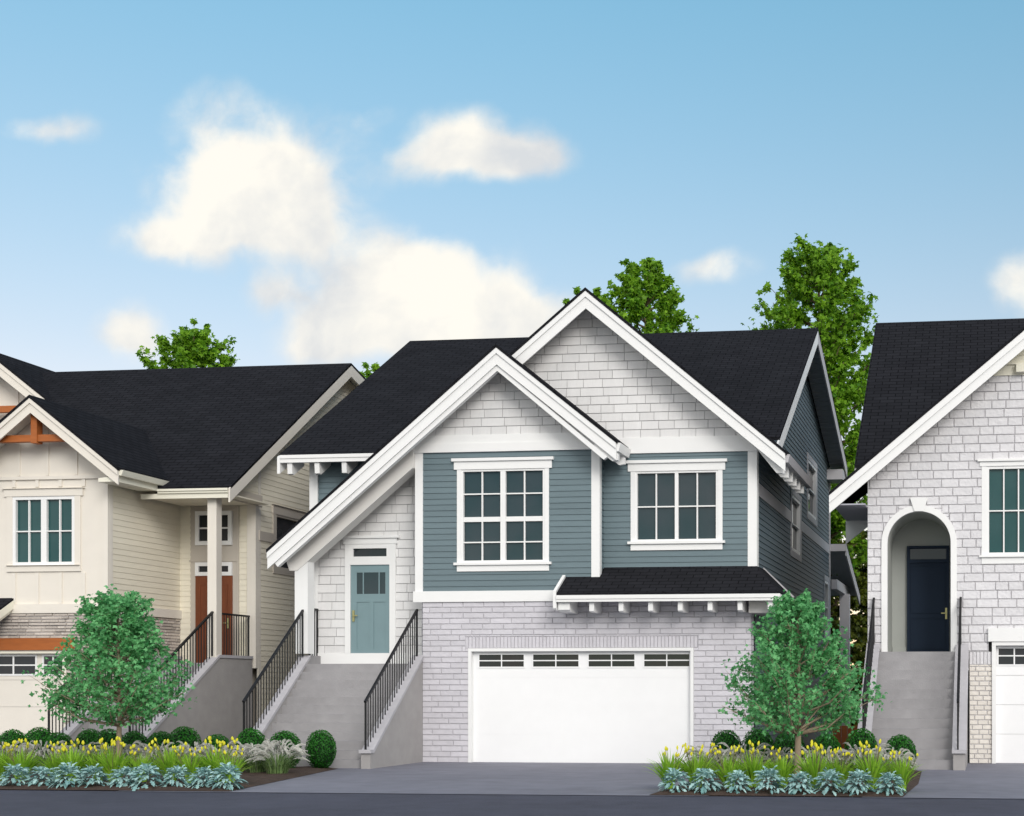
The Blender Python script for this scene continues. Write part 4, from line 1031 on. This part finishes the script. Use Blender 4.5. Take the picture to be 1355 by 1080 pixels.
def scatter_copies(protos, spots, labeler, rotf=2.1):
    used = [False]*len(protos); 
    for i, (x, y, s) in enumerate(spots):
        k = i % len(protos); p = protos[k]
        if not used[k]:
            o = p; used[k] = True; o.location = (x, y, .03); o.rotation_euler = (0, 0, rotf*i); o.scale = (s,)*3
        else:
            o = copy_thing(p, (x, y, .03), rotf*i, s)
        o['label'] = labeler(i)
LG_ = 'yellow flowered lily clumps'
lp = [lily(100 + k, 'x', (0, 0, 0), LG_) for k in range(4)]
ls = [(-16.95 + i*.418 + .07*math.sin(i*5), 22.35 + .12*math.sin(i*2.7), 1.0 + .09*math.sin(i*3.3)) for i in range(12)] + [(-5.05 + i*.455 + .06*math.sin(i*4), 22.25 + .12*math.sin(i*2.3), 1.0 + .09*math.sin(i*2.9)) for i in range(9)]
scatter_copies(lp, ls, lambda i: ('%s yellow lily clump from the left in the left flower bed' % ORD[i]) if i < 12 else ('%s yellow lily clump from the left in the right flower bed' % ORD[i-12]))

def miller(seed, label, loc, group):
    """silver foliage plant: whorls of lobed felty leaves, upper ones upright, outer ones arching to the soil"""
    R = random.Random(seed); m = M(); lx, ly, lz = loc
    prof = [(0, .10), (.18, .42), (.30, .26), (.46, .95), (.58, .48), (.74, .72), (.84, .34), (1, 0)]
    n = 185
    for i in range(n):
        q = (i + .5)/n
        t = i*2.39996 + R.uniform(-.4, .4)
        el = .95 - 1.15*q + R.uniform(-.35, .3)
        d = Vector((math.cos(t), math.sin(t), 0)); s = Vector((-d.y, d.x, 0))
        roll = R.uniform(-.5, .5); s = (s*math.cos(roll) + Vector((0, 0, 1))*math.sin(roll)).normalized()
        hub = Vector((lx, ly, lz)) + Vector((d.x*.125*q**.7 + R.gauss(0, .025), d.y*.125*q**.7 + R.gauss(0, .025), .25 - .20*q**1.6 + R.uniform(-.04, .03)))
        L = R.uniform(.085, .145); w = R.uniform(.046, .072)
        dirn = d*math.cos(el) + Vector((0, 0, math.sin(el)))
        P = [hub + dirn*L*f + Vector((0, 0, -.050*f*f)) for f, _ in prof]
        rv = min(1, max(0, R.gauss(.62 - .35*q, .22)))
        lift = Vector((0, 0, .18))
        for k in range(len(prof)-1):
            a, b = prof[k][1]*w*.5, prof[k+1][1]*w*.5
            for sg in (1, -1):
                pa = P[k] + s*sg*a + lift*a; pb = P[k+1] + s*sg*b + lift*b
                f = [P[k], pa, pb, P[k+1]] if b > 0 else [P[k], pa, P[k+1]]
                m.face(f if sg > 0 else f[::-1], rv if sg > 0 else rv*.85)
    o = m.build('silver_plant', 'silver_leaf'); tag(o, label, 'plant', group)
    return o
MG = 'silver leaved edging plants'
mp = [miller(200 + k, 'x', (0, 0, 0), MG) for k in range(3)]
ms = [(-15.62 + i*.4535 + .03*math.sin(i*3.7), 21.36 + .012*i + .05*math.sin(i*2.2), 1.14 + .10*math.sin(i*4.1)) for i in range(9)] + [(x, 21.50 + .03*math.sin(i*3), 1.14 + .09*math.sin(i*2.6)) for i, x in enumerate((-4.80, -4.33, -3.82, -3.34, -2.87, -2.42, -1.98, -1.52))]
scatter_copies(mp, ms, lambda i: ('%s silver leaved plant from the left along the front edge of the left bed' % ORD[i]) if i < 9 else ('%s silver leaved plant from the left along the front edge of the right bed' % ORD[i-9]), 1.3)

def fountain_grass(seed, label, loc, group):
    R = random.Random(seed); T = thing('plume_plant', label, 'ornamental plant', loc, group); lx, ly, lz = loc
    m = M(); B = Vector((lx, ly, lz))
    for i in range(240):
        t = R.uniform(0, 6.283); d = Vector((math.cos(t), math.sin(t), 0)); s = Vector((-d.y, d.x, 0))
        L = R.uniform(.34, .72); out = R.uniform(.10, .46)
        b = B + d*R.uniform(0, .15); pts = [b]
        for k in range(1, 6):
            q = k/5; pts.append(b + d*out*q**1.4 + Vector((0, 0, L*(q - .55*q**3))))
        strip(m, pts, [.010, .012, .011, .009, .006, 0], s, R.random())
    m.build('blades', 'grass_blade', T)
    m = M()
    for i in range(80):
        t = R.uniform(0, 6.283); d = Vector((math.cos(t), math.sin(t), 0)); s = Vector((-d.y, d.x, 0))
        L = R.uniform(.42, .84); out = R.uniform(.12, .46); b = B + d*R.uniform(0, .05)
        f = lambda q: b + d*(out*q**1.5) + Vector((0, 0, L*(q - (.42 + .12*math.sin(i))*q**4)))
        strip(m, [f(0), f(.3), f(.55), f(.66)], [.004]*4, s, .2)
        rv = R.random(); N = 9
        for k in range(N):
            q0 = .62 + .40*k/N; q1 = .62 + .40*(k+1)/N; w = .036*math.sin(math.pi*(k + .8)/(N + .6)) + .004
            p0, p1 = f(q0), f(q1); ax = (p1 - p0).normalized(); n2 = ax.cross(s).normalized()
            for u in (s, n2, (s + n2).normalized(), (s - n2).normalized()):
                j = R.uniform(.7, 1.2)
                m.face([p0 - u*w*.5*j, p0 + u*w*.5*j, p1 + ax*.01 + u*w*.28, p1 + ax*.01 - u*w*.28], min(1, max(0, rv*.6 + R.uniform(0, .4))))
    m.build('plumes', 'grass_plume', T)
    return T
GG = 'fountain grasses with pale arching plumes'
gp = [fountain_grass(300 + k, 'x', (0, 0, 0), GG) for k in range(3)]
gs = [(x, 24.9 + .15*math.sin(i*2.9), 1.06 + .06*math.sin(i*3.1)) for i, x in enumerate((-18.43, -17.66, -16.90, -16.13, -15.30, -14.70, -14.05, -13.48))] + [(-12.92, 24.75, 1.18)]
gs += [(x, 24.9 + .12*math.sin(i*3.7), 1.04 + .06*math.sin(i*2.1)) for i, x in enumerate((-4.95, -4.33, -3.75, -2.92, -2.25, -1.72))]
scatter_copies(gp, gs, lambda i: 'big pale plumed grass spilling over the right end of the left bed' if i == 8 else (('%s pale plumed grass from the left behind the lilies of the left bed' % ORD[i]) if i < 8 else ('%s pale plumed grass from the left behind the lilies of the right bed' % ORD[i-9])), 1.9)

# ------------------------------------------------------------------ camera, sun, sky
cam = bpy.data.cameras.new('camera'); co = bpy.data.objects.new('camera', cam); C.objects.link(co)
cam.sensor_width = 36; cam.sensor_fit = 'HORIZONTAL'; cam.lens = 1900/1355*36
co.location = (0, 0, 1.63); co.rotation_euler = (math.radians(90), 0, math.radians(7.19))
cam.shift_x = (677.5 - 1072.31)/1355; cam.shift_y = (910 - 540)/1355
cam.clip_start = .1; cam.clip_end = 6000
scene.camera = co

SUN_EL, SUN_AZ = 26, 32            # azimuth: degrees to the right of the street-facing direction (-y)
d = Vector((math.sin(math.radians(SUN_AZ))*math.cos(math.radians(SUN_EL)), -math.cos(math.radians(SUN_AZ))*math.cos(math.radians(SUN_EL)), math.sin(math.radians(SUN_EL))))
sl = bpy.data.lights.new('sun', 'SUN'); so = bpy.data.objects.new('sun', sl); C.objects.link(so)
so.rotation_euler = d.to_track_quat('Z', 'Y').to_euler(); sl.energy = 1.85; sl.angle = math.radians(24); sl.color = (1, .972, .93)

w = bpy.data.worlds.new('World'); scene.world = w; w.use_nodes = True
nt = w.node_tree; N, L = nt.nodes, nt.links
bg = N['Background']; STR = .15
sky = N.new('ShaderNodeTexSky'); sky.sky_type = 'NISHITA'; sky.sun_disc = False
sky.sun_elevation = math.radians(SUN_EL); sky.sun_rotation = math.atan2(d.x, d.y)
sky.air_density = 1.0; sky.dust_density = .6; sky.ozone_density = 1.5
tc = N.new('ShaderNodeTexCoord'); sep = N.new('ShaderNodeSeparateXYZ'); L.new(tc.outputs['Generated'], sep.inputs[0])
def math_(op, a, b=None, c=None):
    n = N.new('ShaderNodeMath'); n.operation = op
    for i, v in enumerate((a, b, c)):
        if v is None: continue
        if isinstance(v, (int, float)): n.inputs[i].default_value = v
        else: L.new(v, n.inputs[i])
    return n.outputs[0]
ymax = math_('MAXIMUM', sep.outputs['Y'], .05)
px = math_('DIVIDE', sep.outputs['X'], ymax); pz = math_('DIVIDE', sep.outputs['Z'], ymax)
cmb = N.new('ShaderNodeCombineXYZ'); L.new(px, cmb.inputs[0]); L.new(pz, cmb.inputs[1])
wn = N.new('ShaderNodeTexNoise'); wn.inputs['Scale'].default_value = 9; wn.inputs['Detail'].default_value = 4; L.new(cmb.outputs[0], wn.inputs['Vector'])
wv = N.new('ShaderNodeVectorMath'); wv.operation = 'MULTIPLY_ADD'; L.new(wn.outputs['Color'], wv.inputs[0]); wv.inputs[1].default_value = (.05, .05, 0)
sb = N.new('ShaderNodeVectorMath'); sb.operation = 'SUBTRACT'; L.new(cmb.outputs[0], sb.inputs[0]); sb.inputs[1].default_value = (.025, .025, 0)
L.new(sb.outputs[0], wv.inputs[2])
PW = wv.outputs[0]
clouds = [(-.548, .375, .062, .040, 1.25), (-.60, .338, .050, .016, .6), (-.505, .355, .036, .026, .7), (-.440, .312, .034, .024, .7), (-.404, .283, .070, .030, 1.0),
          (-.381, .395, .045, .022, .75), (-.352, .379, .045, .016, .75), (-.639, .265, .026, .022, .85), (-.706, .421, .04, .012, .5), (-.195, .30, .035, .014, .55),
          (.025, .276, .025, .028, .7), (-.325, .272, .05, .016, .6), (-.456, .258, .06, .022, .8), (-.529, .295, .020, .014, .55), (-.575, .440, .05, .018, .27), (-.455, .425, .03, .012, .3)]
tot = None
for cx, cz, wx, wz, a in clouds:
    s1 = N.new('ShaderNodeVectorMath'); s1.operation = 'SUBTRACT'; L.new(PW, s1.inputs[0]); s1.inputs[1].default_value = (cx, cz, 0)
    s2 = N.new('ShaderNodeVectorMath'); s2.operation = 'MULTIPLY'; L.new(s1.outputs[0], s2.inputs[0]); s2.inputs[1].default_value = (1/wx, 1/wz, 0)
    dt = N.new('ShaderNodeVectorMath'); dt.operation = 'DOT_PRODUCT'; L.new(s2.outputs[0], dt.inputs[0]); L.new(s2.outputs[0], dt.inputs[1])
    g = math_('MULTIPLY', math_('EXPONENT', math_('MULTIPLY', dt.outputs['Value'], -.8)), a)
    tot = g if tot is None else math_('ADD', tot, g)
fn = N.new('ShaderNodeTexNoise'); fn.inputs['Scale'].default_value = 17; fn.inputs['Detail'].default_value = 9; fn.inputs['Roughness'].default_value = .55
L.new(PW, fn.inputs['Vector'])
fine = math_('MULTIPLY', math_('SUBTRACT', fn.outputs['Fac'], .5), 1.35)
dens = math_('ADD', tot, math_('MULTIPLY', fine, math_('MINIMUM', math_('MULTIPLY', tot, 2.2), 1.0)))
mr = N.new('ShaderNodeMapRange'); mr.interpolation_type = 'SMOOTHSTEP'; mr.inputs['From Min'].default_value = .16; mr.inputs['From Max'].default_value = .80
L.new(dens, mr.inputs['Value'])
front_only = N.new('ShaderNodeMapRange'); front_only.inputs['From Min'].default_value = .1; front_only.inputs['From Max'].default_value = .3; L.new(sep.outputs['Y'], front_only.inputs['Value'])
mask = math_('MULTIPLY', mr.outputs['Result'], front_only.outputs['Result'])
shade = N.new('ShaderNodeTexNoise'); shade.inputs['Scale'].default_value = 11; shade.inputs['Detail'].default_value = 6; L.new(PW, shade.inputs['Vector'])
cc = N.new('ShaderNodeMix'); cc.data_type = 'RGBA'
sm = N.new('ShaderNodeMapRange'); sm.inputs['From Min'].default_value = .36; sm.inputs['From Max'].default_value = .56; L.new(shade.outputs['Fac'], sm.inputs['Value'])
L.new(sm.outputs['Result'], cc.inputs['Factor'])
cc.inputs['A'].default_value = (.72/STR, .74/STR, .76/STR, 1); cc.inputs['B'].default_value = (1.03/STR, .99/STR, .90/STR, 1)
tint = N.new('ShaderNodeMix'); tint.data_type = 'RGBA'; tint.blend_type = 'MULTIPLY'; tint.inputs['Factor'].default_value = 1
L.new(sky.outputs[0], tint.inputs['A'])
grad = N.new('ShaderNodeMix'); grad.data_type = 'RGBA'; grad.inputs['A'].default_value = (*TINT_LOW, 1); grad.inputs['B'].default_value = (*TINT_HIGH, 1)
fb = N.new('ShaderNodeMix'); fb.data_type = 'RGBA'; fb.inputs['A'].default_value = (1.15, 1.25, 1.2, 1)
fy = N.new('ShaderNodeMapRange'); fy.inputs['From Min'].default_value = .0; fy.inputs['From Max'].default_value = .4; L.new(sep.outputs['Y'], fy.inputs['Value'])
gm_ = N.new('ShaderNodeMapRange'); gm_.inputs['From Min'].default_value = .18; gm_.inputs['From Max'].default_value = .44; L.new(sep.outputs['Z'], gm_.inputs['Value'])
L.new(gm_.outputs['Result'], grad.inputs['Factor']); L.new(grad.outputs['Result'], fb.inputs['B']); L.new(fy.outputs['Result'], fb.inputs['Factor']); L.new(fb.outputs['Result'], tint.inputs['B'])
fin = N.new('ShaderNodeMix'); fin.data_type = 'RGBA'
L.new(math_('MULTIPLY', mask, .97), fin.inputs['Factor']); L.new(tint.outputs['Result'], fin.inputs['A']); L.new(cc.outputs['Result'], fin.inputs['B'])
# unseen bright cloud cover added behind the camera to light the facades
bn = N.new('ShaderNodeTexNoise'); bn.inputs['Scale'].default_value = 2.2; bn.inputs['Detail'].default_value = 6; L.new(tc.outputs['Generated'], bn.inputs['Vector'])
bm = N.new('ShaderNodeMapRange'); bm.interpolation_type = 'SMOOTHSTEP'; bm.inputs['From Min'].default_value = .32; bm.inputs['From Max'].default_value = .52; L.new(bn.outputs['Fac'], bm.inputs['Value'])
bf = N.new('ShaderNodeMapRange'); bf.inputs['From Min'].default_value = .05; bf.inputs['From Max'].default_value = -.35; L.new(sep.outputs['Y'], bf.inputs['Value'])
bk = N.new('ShaderNodeMix'); bk.data_type = 'RGBA'; bk.inputs['B'].default_value = (1.45/STR, 1.41/STR, 1.38/STR, 1)
L.new(math_('MULTIPLY', bm.outputs['Result'], bf.outputs['Result']), bk.inputs['Factor']); L.new(fin.outputs['Result'], bk.inputs['A'])
L.new(bk.outputs['Result'], bg.inputs['Color']); bg.inputs['Strength'].default_value = STR

scene.view_settings.view_transform = 'Standard'; scene.view_settings.look = 'None'; scene.view_settings.exposure = 0; scene.view_settings.gamma = 1
scene.render.engine = 'CYCLES'; scene.cycles.max_bounces = 6; scene.cycles.use_denoising = True
